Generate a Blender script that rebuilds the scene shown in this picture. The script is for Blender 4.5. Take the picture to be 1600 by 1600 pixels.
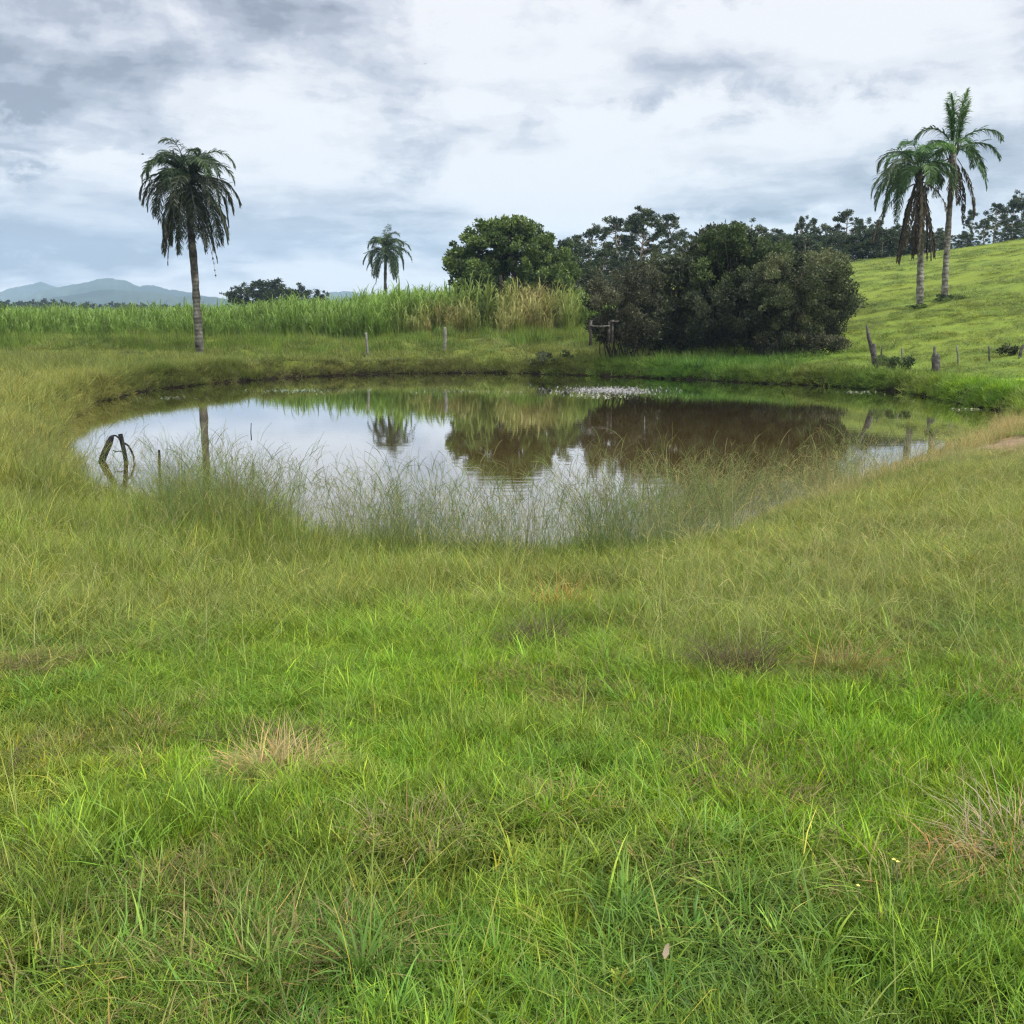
import bpy, math, random
import numpy as np
from math import radians, sin, cos, pi, atan2, sqrt, tan, asin
from mathutils import Vector

for o in list(bpy.data.objects):
    bpy.data.objects.remove(o)
SC = bpy.context.scene
COL = SC.collection
R = np.random.default_rng(7)

# ------------------------------------------------------------------ camera
EYE = 2.6                    # metres above the pond's water level (z = 0)
FPX = 1550.0                 # focal length for a 1600 px wide picture
PITCH = radians(11.31)
cam_d = bpy.data.cameras.new('camera')
cam_d.sensor_width = 36.0
cam_d.lens = 36.0 * FPX / 1600.0
cam_d.clip_start = 0.05
cam_d.clip_end = 12000.0
cam = bpy.data.objects.new('camera', cam_d)
cam.location = (0, 0, EYE)
cam.rotation_euler = (radians(90) - PITCH, 0, 0)
COL.objects.link(cam)
SC.camera = cam

SC.view_settings.view_transform = 'Standard'
SC.view_settings.look = 'None'
SC.view_settings.gamma = 1.0
SC.view_settings.use_curve_mapping = False
EXPOSURE = 1.62             # the photograph is exposed for the grass
SC.view_settings.exposure = EXPOSURE
SC.render.engine = 'CYCLES'
SC.cycles.max_bounces = 7
SC.cycles.diffuse_bounces = 4
SC.cycles.glossy_bounces = 3
SC.cycles.transmission_bounces = 4
SC.cycles.transparent_max_bounces = 8
SC.cycles.volume_bounces = 1
SC.cycles.caustics_reflective = False
SC.cycles.caustics_refractive = False
SC.cycles.use_denoising = True
SC.cycles.denoising_prefilter = 'NONE'
SC.cycles.pixel_filter_type = 'BLACKMAN_HARRIS'
SC.cycles.filter_width = 1.3


def px_dir(px, py):
    """world direction of a sight line"""
    x = (px - 800.0) / FPX
    y = (800.0 - py) / FPX
    d = np.array([x, cos(PITCH) + y * sin(PITCH), -sin(PITCH) + y * cos(PITCH)])
    return d / np.linalg.norm(d)


def on_plane(px, py, z=0.0):
    d = px_dir(px, py)
    t = (z - EYE) / d[2]
    return d[0] * t, d[1] * t


def at(px, D, z):
    """x for a column of the picture at forward distance D and height z"""
    return (px - 800.0) / FPX * (D * cos(PITCH) - (z - EYE) * sin(PITCH))


def z_at(py, D):
    """height that shows at picture row py at forward distance D"""
    e = math.atan((800.0 - py) / FPX) - PITCH
    return EYE + D * tan(e)


# ------------------------------------------------------------------ node helpers
def nn(nt, typ, **kw):
    n = nt.nodes.new(typ)
    for k, v in kw.items():
        if k in n.inputs.keys() if hasattr(n.inputs, 'keys') else False:
            n.inputs[k].default_value = v
        else:
            setattr(n, k, v)
    return n


def vmath(nt, op, a, b=None, c=None, clamp=False):
    n = nt.nodes.new('ShaderNodeMath')
    n.operation = op
    n.use_clamp = clamp
    for i, v in enumerate((a, b, c)):
        if v is None:
            continue
        if isinstance(v, (int, float)):
            n.inputs[i].default_value = v
        else:
            nt.links.new(v, n.inputs[i])
    return n.outputs[0]


# ------------------------------------------------------------------ sky (world)
SUN_EL, SUN_AZ = radians(55), radians(125)      # azimuth from +Y towards +X
world = bpy.data.worlds.new('World')
SC.world = world
world.use_nodes = True
wt = world.node_tree
wt.nodes.clear()
wout = wt.nodes.new('ShaderNodeOutputWorld')
wbg = wt.nodes.new('ShaderNodeBackground')
wbg.inputs['Strength'].default_value = 0.1
wt.links.new(wbg.outputs[0], wout.inputs['Surface'])
sky = wt.nodes.new('ShaderNodeTexSky')
sky.sky_type = 'NISHITA'
sky.sun_disc = False
sky.sun_elevation = SUN_EL
sky.sun_rotation = SUN_AZ
sky.air_density = 1.0
sky.dust_density = 2.0
tc = wt.nodes.new('ShaderNodeTexCoord')
sep = wt.nodes.new('ShaderNodeSeparateXYZ')
wt.links.new(tc.outputs['Generated'], sep.inputs[0])
X, Y, Z = sep.outputs
az = vmath(wt, 'ARCTAN2', X, Y)
el = vmath(wt, 'ARCSINE', Z)


def comb(nt, a, b, c=0.0):
    n = nt.nodes.new('ShaderNodeCombineXYZ')
    for i, v in enumerate((a, b, c)):
        if isinstance(v, (int, float)):
            n.inputs[i].default_value = v
        else:
            nt.links.new(v, n.inputs[i])
    return n.outputs[0]


def noise(nt, vec, scale, detail=5.0, rough=0.55, dist=0.0, dim='3D'):
    n = nt.nodes.new('ShaderNodeTexNoise')
    n.noise_dimensions = dim
    nt.links.new(vec, n.inputs['Vector'])
    n.inputs['Scale'].default_value = scale
    n.inputs['Detail'].default_value = detail
    n.inputs['Roughness'].default_value = rough
    n.inputs['Distortion'].default_value = dist
    return n.outputs['Fac']


elc = vmath(wt, 'MAXIMUM', el, 0.0)
# a layer of cloud seen edge-on towards the horizon: elevation is stretched as it rises
elw = vmath(wt, 'LOGARITHM', vmath(wt, 'ADD', elc, 0.13), math.e)
v1 = comb(wt, az, vmath(wt, 'MULTIPLY', elw, 0.45), 3.7)
n_big = noise(wt, v1, 5.4, 6, 0.58, 0.2)
v2 = comb(wt, vmath(wt, 'MULTIPLY', az, 0.6), vmath(wt, 'MULTIPLY', elw, .70), 9.1)
n_str = noise(wt, v2, 8.5, 6, 0.60, 0.15)
n_fine = noise(wt, v1, 17.0, 5, 0.62, 0.3)
warp_x = vmath(wt, 'MULTIPLY', vmath(wt, 'SUBTRACT', n_fine, 0.5), 0.13)
warp_y = vmath(wt, 'MULTIPLY', vmath(wt, 'SUBTRACT', n_fine, 0.5), 0.07)
azw = vmath(wt, 'ADD', az, warp_x)
elv = vmath(wt, 'ADD', el, warp_y)

dens = vmath(wt, 'ADD', vmath(wt, 'MULTIPLY', n_big, 0.75), vmath(wt, 'MULTIPLY', n_str, 1.0))
dens = vmath(wt, 'ADD', dens, vmath(wt, 'MULTIPLY', n_fine, 0.55))
# cloud masses (column, row, half-width, half-height in picture terms, darkness)
for (bx, by, rx, ry, amt) in [
        (60, 70, 210, 80, .23), (330, 10, 150, 45, .15), (28, 158, 42, 15, .42), (90, 372, 210, 22, .27),
        (60, 340, 260, 45, .10), (35, 270, 22, 12, .22), (30, 235, 80, 9, .16),
        (600, 350, 120, 34, .20), (1060, 125, 170, 26, .22), (1440, 105, 170, 40, .15), (1540, 250, 120, 90, .15),
        (1200, 320, 120, 14, .2), (1230, 270, 150, 26, .10), (700, 135, 70, 10, .10),
        (1000, 50, 330, 50, -.16), (1200, 25, 200, 40, -.12), (770, 285, 230, 18, -.17), (560, 110, 170, 60, -.08),
        (380, 210, 130, 60, -.05), (1130, 210, 220, 35, -.11), (60, 250, 160, 12, -.12), (600, 330, 50, 8, -.1),
        (400, 405, 260, 16, .05), (1300, 200, 100, 60, -.08), (900, 300, 60, 30, .05),
        (800, 440, 1300, 45, .07)]:
    d = px_dir(bx, by)
    a0, e0 = atan2(d[0], d[1]), asin(d[2])
    u = vmath(wt, 'DIVIDE', vmath(wt, 'SUBTRACT', azw, a0), rx / FPX)
    w = vmath(wt, 'DIVIDE', vmath(wt, 'SUBTRACT', elv, e0), ry / FPX)
    q = vmath(wt, 'ADD', vmath(wt, 'MULTIPLY', u, u), vmath(wt, 'MULTIPLY', w, w))
    g = vmath(wt, 'POWER', 2.0, vmath(wt, 'MULTIPLY', q, -1.0))
    dens = vmath(wt, 'ADD', dens, vmath(wt, 'MULTIPLY', g, amt))
ramp = wt.nodes.new('ShaderNodeValToRGB')
wt.links.new(vmath(wt, 'MULTIPLY_ADD', vmath(wt, 'SUBTRACT', dens, 1.20), 2.0, 0.36), ramp.inputs['Fac'])
cr = ramp.color_ramp
cr.interpolation = 'EASE'
SKYPTS = [(0.06, (.95, .94, .97)), (0.27, (.85, .85, .90)), (0.42, (.71, .72, .79)), (0.56, (.58, .60, .69)),
          (0.74, (.43, .46, .55)), (0.95, (.29, .31, .39))]
while len(cr.elements) < len(SKYPTS):
    cr.elements.new(0.5)
for e_, (p_, c_) in zip(cr.elements, SKYPTS):
    e_.position = p_
    e_.color = (*c_, 1)
cl10 = wt.nodes.new('ShaderNodeVectorMath')
cl10.operation = 'SCALE'
cl10.inputs['Scale'].default_value = 10.0 / 2 ** EXPOSURE
wt.links.new(ramp.outputs['Color'], cl10.inputs[0])
# overcast skies are brighter overhead than near the horizon
zen = vmath(wt, 'MULTIPLY_ADD', vmath(wt, 'MAXIMUM', vmath(wt, 'SUBTRACT', el, 0.28), 0.0), 1.6, 1.0)
zen = vmath(wt, 'MINIMUM', zen, 2.3)
cl11 = wt.nodes.new('ShaderNodeVectorMath')
cl11.operation = 'SCALE'
wt.links.new(cl10.outputs[0], cl11.inputs[0])
wt.links.new(zen, cl11.inputs['Scale'])
mixs = wt.nodes.new('ShaderNodeMix')
mixs.data_type = 'RGBA'
mixs.inputs['Factor'].default_value = 0.985
wt.links.new(sky.outputs[0], mixs.inputs['A'])
wt.links.new(cl11.outputs[0], mixs.inputs['B'])
wt.links.new(mixs.outputs['Result'], wbg.inputs['Color'])

# ------------------------------------------------------------------ sun behind the cloud
sun_d = bpy.data.lights.new('sun', 'SUN')
sun_d.energy = 1.5
sun_d.angle = radians(10)
sun_d.color = (1.0, 0.96, 0.9)
sun = bpy.data.objects.new('sun', sun_d)
sdir = Vector((sin(SUN_AZ) * cos(SUN_EL), cos(SUN_AZ) * cos(SUN_EL), sin(SUN_EL)))
sun.rotation_euler = sdir.to_track_quat('Z', 'Y').to_euler()
sun.location = (0, 0, 60)
COL.objects.link(sun)

# ------------------------------------------------------------------ numpy noise
_T = np.random.default_rng(3).random((256, 256))


def vnoise(x, y):
    xi = np.floor(x).astype(int); yi = np.floor(y).astype(int)
    fx = x - xi; fy = y - yi
    fx = fx * fx * (3 - 2 * fx); fy = fy * fy * (3 - 2 * fy)
    a = _T[xi & 255, yi & 255]; b = _T[(xi + 1) & 255, yi & 255]
    c = _T[xi & 255, (yi + 1) & 255]; d = _T[(xi + 1) & 255, (yi + 1) & 255]
    return (a * (1 - fx) + b * fx) * (1 - fy) + (c * (1 - fx) + d * fx) * fy


def fbm(x, y, oct=4, s=1.0):
    x = np.asarray(x, float) * s; y = np.asarray(y, float) * s
    v = 0; a = .5; t = 0
    for i in range(oct):
        v = v + a * vnoise(x + 17.3 * i, y - 9.1 * i); t += a
        x = x * 2.03; y = y * 2.03; a *= .5
    return v / t


def sstep(a, b, x):
    t = np.clip((x - a) / (b - a), 0, 1)
    return t * t * (3 - 2 * t)


# ------------------------------------------------------------------ pond outline and terrain
SHORE_PX = [(88, 755), (80, 705), (92, 664), (128, 637), (175, 622), (235, 610), (315, 601), (400, 594), (500, 588),
            (600, 584), (700, 583), (800, 583), (900, 586), (1000, 590), (1100, 594), (1200, 599), (1290, 603),
            (1365, 608), (1430, 616), (1470, 624), (1510, 632), (1555, 640), (1600, 650),
            (1580, 662), (1510, 685), (1440, 716), (1380, 742), (1290, 775), (1210, 810), (1120, 845), (1000, 872),
            (880, 880), (760, 882), (640, 878), (520, 868), (420, 850), (350, 822), (250, 816), (170, 812), (100, 796)]
SHORE = np.array([on_plane(*p) for p in SHORE_PX])


def catmull(P, n=5):
    out = []
    N = len(P)
    for i in range(N):
        p0, p1, p2, p3 = P[(i - 1) % N], P[i], P[(i + 1) % N], P[(i + 2) % N]
        for k in range(n):
            t = k / n
            out.append(.5 * ((2 * p1) + (-p0 + p2) * t + (2 * p0 - 5 * p1 + 4 * p2 - p3) * t * t + (-p0 + 3 * p1 - 3 * p2 + p3) * t ** 3))
    return np.array(out)


POLY = catmull(SHORE, 3)


def shore_dist(x, y):
    """signed distance to the pond outline, positive on land"""
    x = np.asarray(x, float); y = np.asarray(y, float)
    sh = x.shape
    x = x.ravel(); y = y.ravel()
    out = np.full(x.shape, 30.0)
    m = (x > -32) & (x < 32) & (y > -4) & (y < 62)
    px_, py_ = x[m], y[m]
    best = np.full(px_.shape, 1e9)
    inside = np.zeros(px_.shape, bool)
    N = len(POLY)
    for i in range(N):
        ax, ay = POLY[i]; bx, by = POLY[(i + 1) % N]
        dx, dy = bx - ax, by - ay
        t = np.clip(((px_ - ax) * dx + (py_ - ay) * dy) / (dx * dx + dy * dy + 1e-12), 0, 1)
        best = np.minimum(best, (px_ - ax - t * dx) ** 2 + (py_ - ay - t * dy) ** 2)
        c = ((ay > py_) != (by > py_)) & (px_ < dx * (py_ - ay) / (dy + 1e-12) + ax)
        inside ^= c
    d = np.sqrt(best)
    d[inside] *= -1
    d += (fbm(px_, py_, 3, 1.3) - .5) * np.where(py_ > 22, .7, .9)
    out[m] = d
    return out.reshape(sh)


AZC = np.radians([-180, -70, -27.3, -17.9, -10, -3.7, 3.7, 9, 14.5, 19.5, 23.5, 27.3, 50, 90, 180])
TR = {  # ground height by distance (row) and bearing (column)
    0:   [1.05] * 15,
    3:   [1.0, 1.0, .98, .98, .98, .98, .98, .98, .98, .98, .98, 1.0, 1.0, 1.0, 1.0],
    6:   [1.0, .9, .68, .62, .60, .60, .62, .66, .70, .74, .78, .85, .9, 1.0, 1.0],
    8.5: [1.0, .85, .50, .36, .30, .30, .34, .42, .50, .60, .66, .75, .9, 1.0, 1.0],
    11:  [1.0, .85, .46, .22, .16, .15, .18, .28, .42, .52, .62, .74, .9, 1.0, 1.0],
    15:  [1.0, .85, .50, .22, .16, .15, .18, .28, .34, .38, .44, .52, .9, 1.0, 1.0],
    20:  [1.0, .85, .55, .40, .35, .30, .30, .30, .36, .38, .40, .42, .9, 1.0, 1.0],
    28:  [1.0, .9, .60, .50, .45, .35, .30, .30, .35, .40, .40, .42, 1.0, 1.2, 1.0],
    38:  [1.0, .9, .66, .56, .50, .42, .36, .36, .38, .42, .50, .75, 1.5, 1.6, 1.0],
    44:  [1.0, .9, .70, .66, .58, .52, .55, .60, .72, 1.15, 1.45, 1.75, 2.4, 2.0, 1.0],
    50:  [1.0, .9, .74, .70, .66, .70, .95, 1.1, 1.35, 2.0, 2.4, 2.75, 3.6, 2.5, 1.0],
    60:  [1.0, .9, .80, .78, .85, 1.15, 1.9, 2.3, 2.8, 3.6, 4.0, 4.5, 5.5, 3.5, 1.0],
    75:  [1.0, .9, .90, .88, 1.1, 1.7, 3.55, 4.5, 5.1, 5.6, 6.0, 6.5, 8.0, 5.0, 1.0],
    92:  [1.0, 1.0, .95, .9, 1.2, 2.2, 4.2, 5.6, 6.4, 7.05, 7.8, 8.55, 10.5, 6.0, 1.0],
    115: [1.0, 1.0, .95, .9, 1.2, 2.2, 4.2, 5.8, 6.8, 7.5, 8.6, 9.8, 12.5, 7.0, 1.0],
    150: [1.0, 1.0, .9, .8, 1.0, 1.8, 3.5, 5.0, 6.5, 7.5, 9.0, 11.5, 14.0, 7.0, 1.0],
    260: [1.0, .5, .2, .2, .2, .4, 1.0, 2.0, 3.0, 4.0, 6.0, 8.0, 8.0, 4.0, 1.0],
    600: [0, -1, -2, -2, -2, -2, -1.5, -1, 0, 0, 1, 1, 0, 0, 0],
    5000: [-4] * 15}
TD = np.array(sorted(TR))
# smooth the table along distance onto a fine regular (log) axis
_lt = np.linspace(math.log(1.5), math.log(5001.5), 420)
_ltd = np.log(TD + 1.5)
_ltd[0] = math.log(1.5)
_TF = np.stack([np.interp(_lt, _ltd, [TR[d][k] for d in sorted(TR)]) for k in range(15)], 1)
_k = np.hanning(13); _k /= _k.sum()
for k in range(15):
    _TF[:, k] = np.convolve(np.pad(_TF[:, k], 6, mode='edge'), _k, mode='valid')
_azf = np.linspace(-pi, pi, 721)
_TF2 = np.stack([np.interp(_azf, AZC, _TF[i]) for i in range(_TF.shape[0])], 0)
_k2 = np.hanning(11); _k2 /= _k2.sum()
for i in range(_TF2.shape[0]):
    _TF2[i] = np.convolve(np.pad(_TF2[i], 5, mode='edge'), _k2, mode='valid')


def base_h(x, y):
    r = np.sqrt(x * x + y * y); a = np.arctan2(x, y)
    u = (np.log(r + 1.5) - _lt[0]) / (_lt[1] - _lt[0]); v = (a + pi) / (2 * pi) * 720
    u = np.clip(u, 0, 418.999); v = np.clip(v, 0, 719.999)
    ui = u.astype(int); vi = v.astype(int); fu = u - ui; fv = v - vi
    return (_TF2[ui, vi] * (1 - fu) + _TF2[ui + 1, vi] * fu) * (1 - fv) + (_TF2[ui, vi + 1] * (1 - fu) + _TF2[ui + 1, vi + 1] * fu) * fv


def ground(x, y, d=None):
    x = np.asarray(x, float); y = np.asarray(y, float)
    if d is None:
        d = shore_dist(x, y)
    h = base_h(x, y)
    # small hollows near, broader terracettes on the pasture
    h = h + (fbm(x, y, 3, 1.6) - .5) * .10 * sstep(60, 20, y) * sstep(0, 1.5, d)
    h = h + (fbm(x * .35, y, 3, .45) - .5) * .38 * sstep(34, 46, y) * sstep(200, 90, y)
    h = h + (fbm(x * .6, y, 2, 1.4) - .5) * .16 * sstep(34, 40, y) * sstep(120, 60, y)
    h = h + (fbm(x * .8 + 50, y, 2, .55) - .45) * 1.1 * sstep(45.5, 48, y) * sstep(60, 56, y) * sstep(2, -2, x - .05 * y)
    w = np.where(y > 24, .45, 1.6)
    w = np.where((x < -4) & (y < 26), .9, w)
    hh = np.maximum(h, .12) + .02
    zl = .02 + (hh - .02) * sstep(0, 1, np.clip(d / w, 0, 1))
    zi = np.maximum(.02 + d * .55, -.7)
    return np.where(d > 0, zl, zi)


def g1(x, y):
    return float(ground(np.array([x]), np.array([y]))[0])


# ------------------------------------------------------------------ mesh helpers
def link(o, parent=None):
    COL.objects.link(o)
    if parent is not None:
        o.parent = parent
    return o


def tag(o, label=None, cat=None, group=None, kind=None):
    if label: o['label'] = label
    if cat: o['category'] = cat
    if group: o['group'] = group
    if kind: o['kind'] = kind
    return o


def empty(name, loc, rz=0.0):
    o = bpy.data.objects.new(name, None)
    o.empty_display_size = .3
    o.location = loc
    o.rotation_euler = (0, 0, rz)
    COL.objects.link(o)
    return o


def np_mesh(name, V, quads=None, tris=None, mat=None, col=None, smooth=False):
    """mesh from arrays; col = one rgb per vertex, stored as 'tint'"""
    me = bpy.data.meshes.new(name)
    V = np.asarray(V, np.float32)
    nq = 0 if quads is None else len(quads)
    nt_ = 0 if tris is None else len(tris)
    me.vertices.add(len(V))
    me.vertices.foreach_set('co', V.ravel())
    idx = []
    if nq: idx.append(np.asarray(quads, np.int32).ravel())
    if nt_: idx.append(np.asarray(tris, np.int32).ravel())
    idx = np.concatenate(idx)
    me.loops.add(len(idx))
    me.loops.foreach_set('vertex_index', idx)
    ls = np.concatenate([np.arange(nq) * 4, nq * 4 + np.arange(nt_) * 3]).astype(np.int32)
    me.polygons.add(nq + nt_)
    me.polygons.foreach_set('loop_start', ls)
    if smooth:
        me.polygons.foreach_set('use_smooth', np.ones(nq + nt_, bool))
    me.update(calc_edges=True)
    if col is not None:
        ca = me.color_attributes.new('tint', 'FLOAT_COLOR', 'POINT')
        c4 = np.ones((len(V), 4), np.float32)
        c4[:, :3] = col
        ca.data.foreach_set('color', c4.ravel())
    if mat is not None:
        me.materials.append(mat)
    return me


def obj(name, me, parent=None, loc=None):
    o = bpy.data.objects.new(name, me)
    if loc is not None:
        o.location = loc
    return link(o, parent)


class MB:
    """collects tubes and strips into one mesh"""
    def __init__(s):
        s.V = []; s.Q = []; s.T = []; s.C = []; s.n = 0

    def add(s, V, Q=None, T=None, c=None):
        V = np.asarray(V, float)
        if Q is not None: s.Q.append(np.asarray(Q) + s.n)
        if T is not None: s.T.append(np.asarray(T) + s.n)
        s.V.append(V)
        s.C.append(np.tile(np.asarray(c if c is not None else (1, 1, 1), float), (len(V), 1)) if c is None or np.ndim(c) == 1 else c)
        s.n += len(V)

    def tube(s, P, r, seg=8, c=None, cap=True, rough=0.0, rng=None):
        P = np.asarray(P, float)
        r = np.broadcast_to(np.asarray(r, float), (len(P),))
        T = np.gradient(P, axis=0)
        T /= np.linalg.norm(T, axis=1)[:, None] + 1e-9
        up = np.array([0.13, 1, 0.07]) if abs(T[0][2]) > .7 else np.array([0, 0, 1.0])
        V = []
        a = np.linspace(0, 2 * pi, seg, endpoint=False)
        for p, t, rr in zip(P, T, r):
            u = np.cross(up, t); u /= np.linalg.norm(u) + 1e-9
            w = np.cross(t, u)
            k = 1.0
            if rough and rng is not None:
                k = 1 + rough * (rng.random(seg) - .5)[:, None]
            V.append(p + rr * (np.cos(a)[:, None] * u + np.sin(a)[:, None] * w) * k)
        V = np.concatenate(V)
        Q = []
        for i in range(len(P) - 1):
            for j in range(seg):
                Q.append((i * seg + j, i * seg + (j + 1) % seg, (i + 1) * seg + (j + 1) % seg, (i + 1) * seg + j))
        T3 = None
        if cap:
            V = np.concatenate([V, P[:1], P[-1:]])
            a0, a1 = len(V) - 2, len(V) - 1
            T3 = [(a0, (j + 1) % seg, j) for j in range(seg)] + [(a1, (len(P) - 1) * seg + j, (len(P) - 1) * seg + (j + 1) % seg) for j in range(seg)]
        s.add(V, Q, T3, c)

    def build(s, name, mat, parent=None, loc=None, smooth=True):
        V = np.concatenate(s.V)
        me = np_mesh(name, V, np.concatenate(s.Q) if s.Q else None, np.concatenate(s.T) if s.T else None, mat,
                     np.concatenate(s.C), smooth)
        return obj(name, me, parent, loc)


# ------------------------------------------------------------------ materials
def material(name, rough=.8, spec=.3):
    m = bpy.data.materials.new(name)
    m.use_nodes = True
    nt = m.node_tree
    b = nt.nodes['Principled BSDF']
    b.inputs['Roughness'].default_value = rough
    b.inputs['Specular IOR Level'].default_value = spec
    return m, nt, b


def mixrgb(nt, a, b, f, mode='MIX'):
    n = nt.nodes.new('ShaderNodeMix')
    n.data_type = 'RGBA'
    n.blend_type = mode
    for k, v in (('Factor', f), ('A', a), ('B', b)):
        s = n.inputs[k]
        if isinstance(v, (int, float)):
            s.default_value = v
        elif isinstance(v, tuple):
            s.default_value = (*v, 1) if len(v) == 3 else v
        else:
            nt.links.new(v, s)
    return n.outputs['Result']


def plant_mat(name, attr='INSTANCER', transl=.35, rough=.5, spec=.28, gain=1.0, objrand=0.0):
    """blades and leaves: tint attribute, slight per-leaf variation, light passing through"""
    m, nt, b = material(name, rough, spec)
    at_ = nt.nodes.new('ShaderNodeAttribute')
    at_.attribute_type = attr
    at_.attribute_name = 'tint'
    c = at_.outputs['Color']
    if attr == 'INSTANCER':      # blades of the variant carry their own factor
        a2 = nt.nodes.new('ShaderNodeAttribute')
        a2.attribute_type = 'GEOMETRY'
        a2.attribute_name = 'tint'
        c = mixrgb(nt, c, a2.outputs['Color'], 1.0, 'MULTIPLY')
    if objrand:
        oi = nt.nodes.new('ShaderNodeObjectInfo')
        hs = nt.nodes.new('ShaderNodeHueSaturation')
        nt.links.new(c, hs.inputs['Color'])
        nt.links.new(vmath(nt, 'MULTIPLY_ADD', oi.outputs['Random'], objrand, 1 - objrand / 2), hs.inputs['Value'])
        c = hs.outputs[0]
    if gain != 1.0:
        c = mixrgb(nt, c, (gain, gain, gain), 1.0, 'MULTIPLY')
    nt.links.new(c, b.inputs['Base Color'])
    if transl:
        tr = nt.nodes.new('ShaderNodeBsdfTranslucent')
        nt.links.new(c, tr.inputs['Color'])
        mx = nt.nodes.new('ShaderNodeMixShader')
        mx.inputs[0].default_value = transl
        nt.links.new(b.outputs[0], mx.inputs[1])
        nt.links.new(tr.outputs[0], mx.inputs[2])
        nt.links.new(mx.outputs[0], nt.nodes['Material Output'].inputs['Surface'])
    return m


M_GRASS = plant_mat('grass_blade', 'INSTANCER', .4)
M_LEAF = plant_mat('leaf', 'GEOMETRY', .3, .55, .3, objrand=.25)
M_PALM = plant_mat('palm_leaf', 'GEOMETRY', .22, .45, .4)


def bark_mat(name, c1, c2, c3, scale=6.0, rings=0.0):
    m, nt, b = material(name, .9, .15)
    t = nt.nodes.new('ShaderNodeTexCoord')
    n1 = noise(nt, t.outputs['Object'], scale, 6, .65)
    r_ = nt.nodes.new('ShaderNodeValToRGB')
    nt.links.new(n1, r_.inputs[0])
    e = r_.color_ramp.elements
    e[0].position, e[0].color = .36, (*c1, 1)
    e[1].position, e[1].color = .66, (*c3, 1)
    k = e.new(.5); k.color = (*c2, 1)
    nt.links.new(r_.outputs[0], b.inputs['Base Color'])
    h = noise(nt, t.outputs['Object'], scale * 4, 4, .6)
    if rings:
        sp = nt.nodes.new('ShaderNodeSeparateXYZ')
        nt.links.new(t.outputs['Object'], sp.inputs[0])
        wv = vmath(nt, 'SINE', vmath(nt, 'MULTIPLY_ADD', n1, 3.0, vmath(nt, 'MULTIPLY', sp.outputs[2], rings)))
        h = vmath(nt, 'MULTIPLY_ADD', wv, .35, h)
    bp = nt.nodes.new('ShaderNodeBump')
    bp.inputs['Strength'].default_value = .6
    bp.inputs['Distance'].default_value = .03
    nt.links.new(h, bp.inputs['Height'])
    nt.links.new(bp.outputs[0], b.inputs['Normal'])
    return m


M_PALMTRUNK = bark_mat('palm_bark', (.06, .055, .045), (.17, .16, .135), (.34, .33, .29), 3.2, 34.0)
M_PALMTRUNK_D = bark_mat('palm_bark_dark', (.035, .032, .026), (.10, .095, .08), (.22, .21, .18), 2.4, 34.0)
M_BARK = bark_mat('tree_bark', (.05, .04, .03), (.11, .095, .07), (.2, .18, .14), 5.0)
M_DARKBARK = bark_mat('dark_bark', (.02, .016, .012), (.045, .038, .03), (.10, .088, .07), 5.0)
M_PALEBARK = bark_mat('pale_bark', (.13, .11, .085), (.24, .21, .17), (.42, .38, .31), 2.0)
M_WOOD = bark_mat('weathered_wood', (.030, .028, .024), (.075, .072, .062), (.16, .155, .135), 9.0)
M_WOODPALE = bark_mat('pale_weathered_wood', (.10, .10, .085), (.18, .175, .145), (.27, .265, .22), 9.0)
M_WETWOOD = bark_mat('waterlogged_wood', (.008, .008, .009), (.016, .017, .019), (.05, .045, .035), 9.0)

# terrain: vertex tint + fine noise
M_GROUND, nt, b = material('ground_soil_and_turf', .95, .1)
a_ = nt.nodes.new('ShaderNodeAttribute'); a_.attribute_name = 'tint'
t_ = nt.nodes.new('ShaderNodeTexCoord')
mp = nt.nodes.new('ShaderNodeMapping'); mp.inputs['Scale'].default_value = (.45, 1.0, 1.0)
nt.links.new(t_.outputs['Object'], mp.inputs[0])
nA = noise(nt, mp.outputs[0], 1.1, 8, .68)
nB = noise(nt, t_.outputs['Object'], 9.0, 6, .7)
nC = noise(nt, mp.outputs[0], .22, 5, .6)
f_ = vmath(nt, 'MULTIPLY_ADD', nA, 1.1, vmath(nt, 'MULTIPLY', nB, .55))
f_ = vmath(nt, 'ADD', f_, .18)
cc = nt.nodes.new('ShaderNodeVectorMath'); cc.operation = 'SCALE'
nt.links.new(a_.outputs['Color'], cc.inputs[0]); nt.links.new(f_, cc.inputs['Scale'])
olive = mixrgb(nt, cc.outputs[0], (1.12, .97, .85), vmath(nt, 'MULTIPLY_ADD', nC, 2.6, -.9, clamp=True), 'MULTIPLY')
nt.links.new(olive, b.inputs['Base Color'])
bp = nt.nodes.new('ShaderNodeBump'); bp.inputs['Strength'].default_value = .7; bp.inputs['Distance'].default_value = .12
nt.links.new(vmath(nt, 'ADD', nA, vmath(nt, 'MULTIPLY', nB, .5)), bp.inputs['Height'])
nt.links.new(bp.outputs[0], b.inputs['Normal'])

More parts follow.
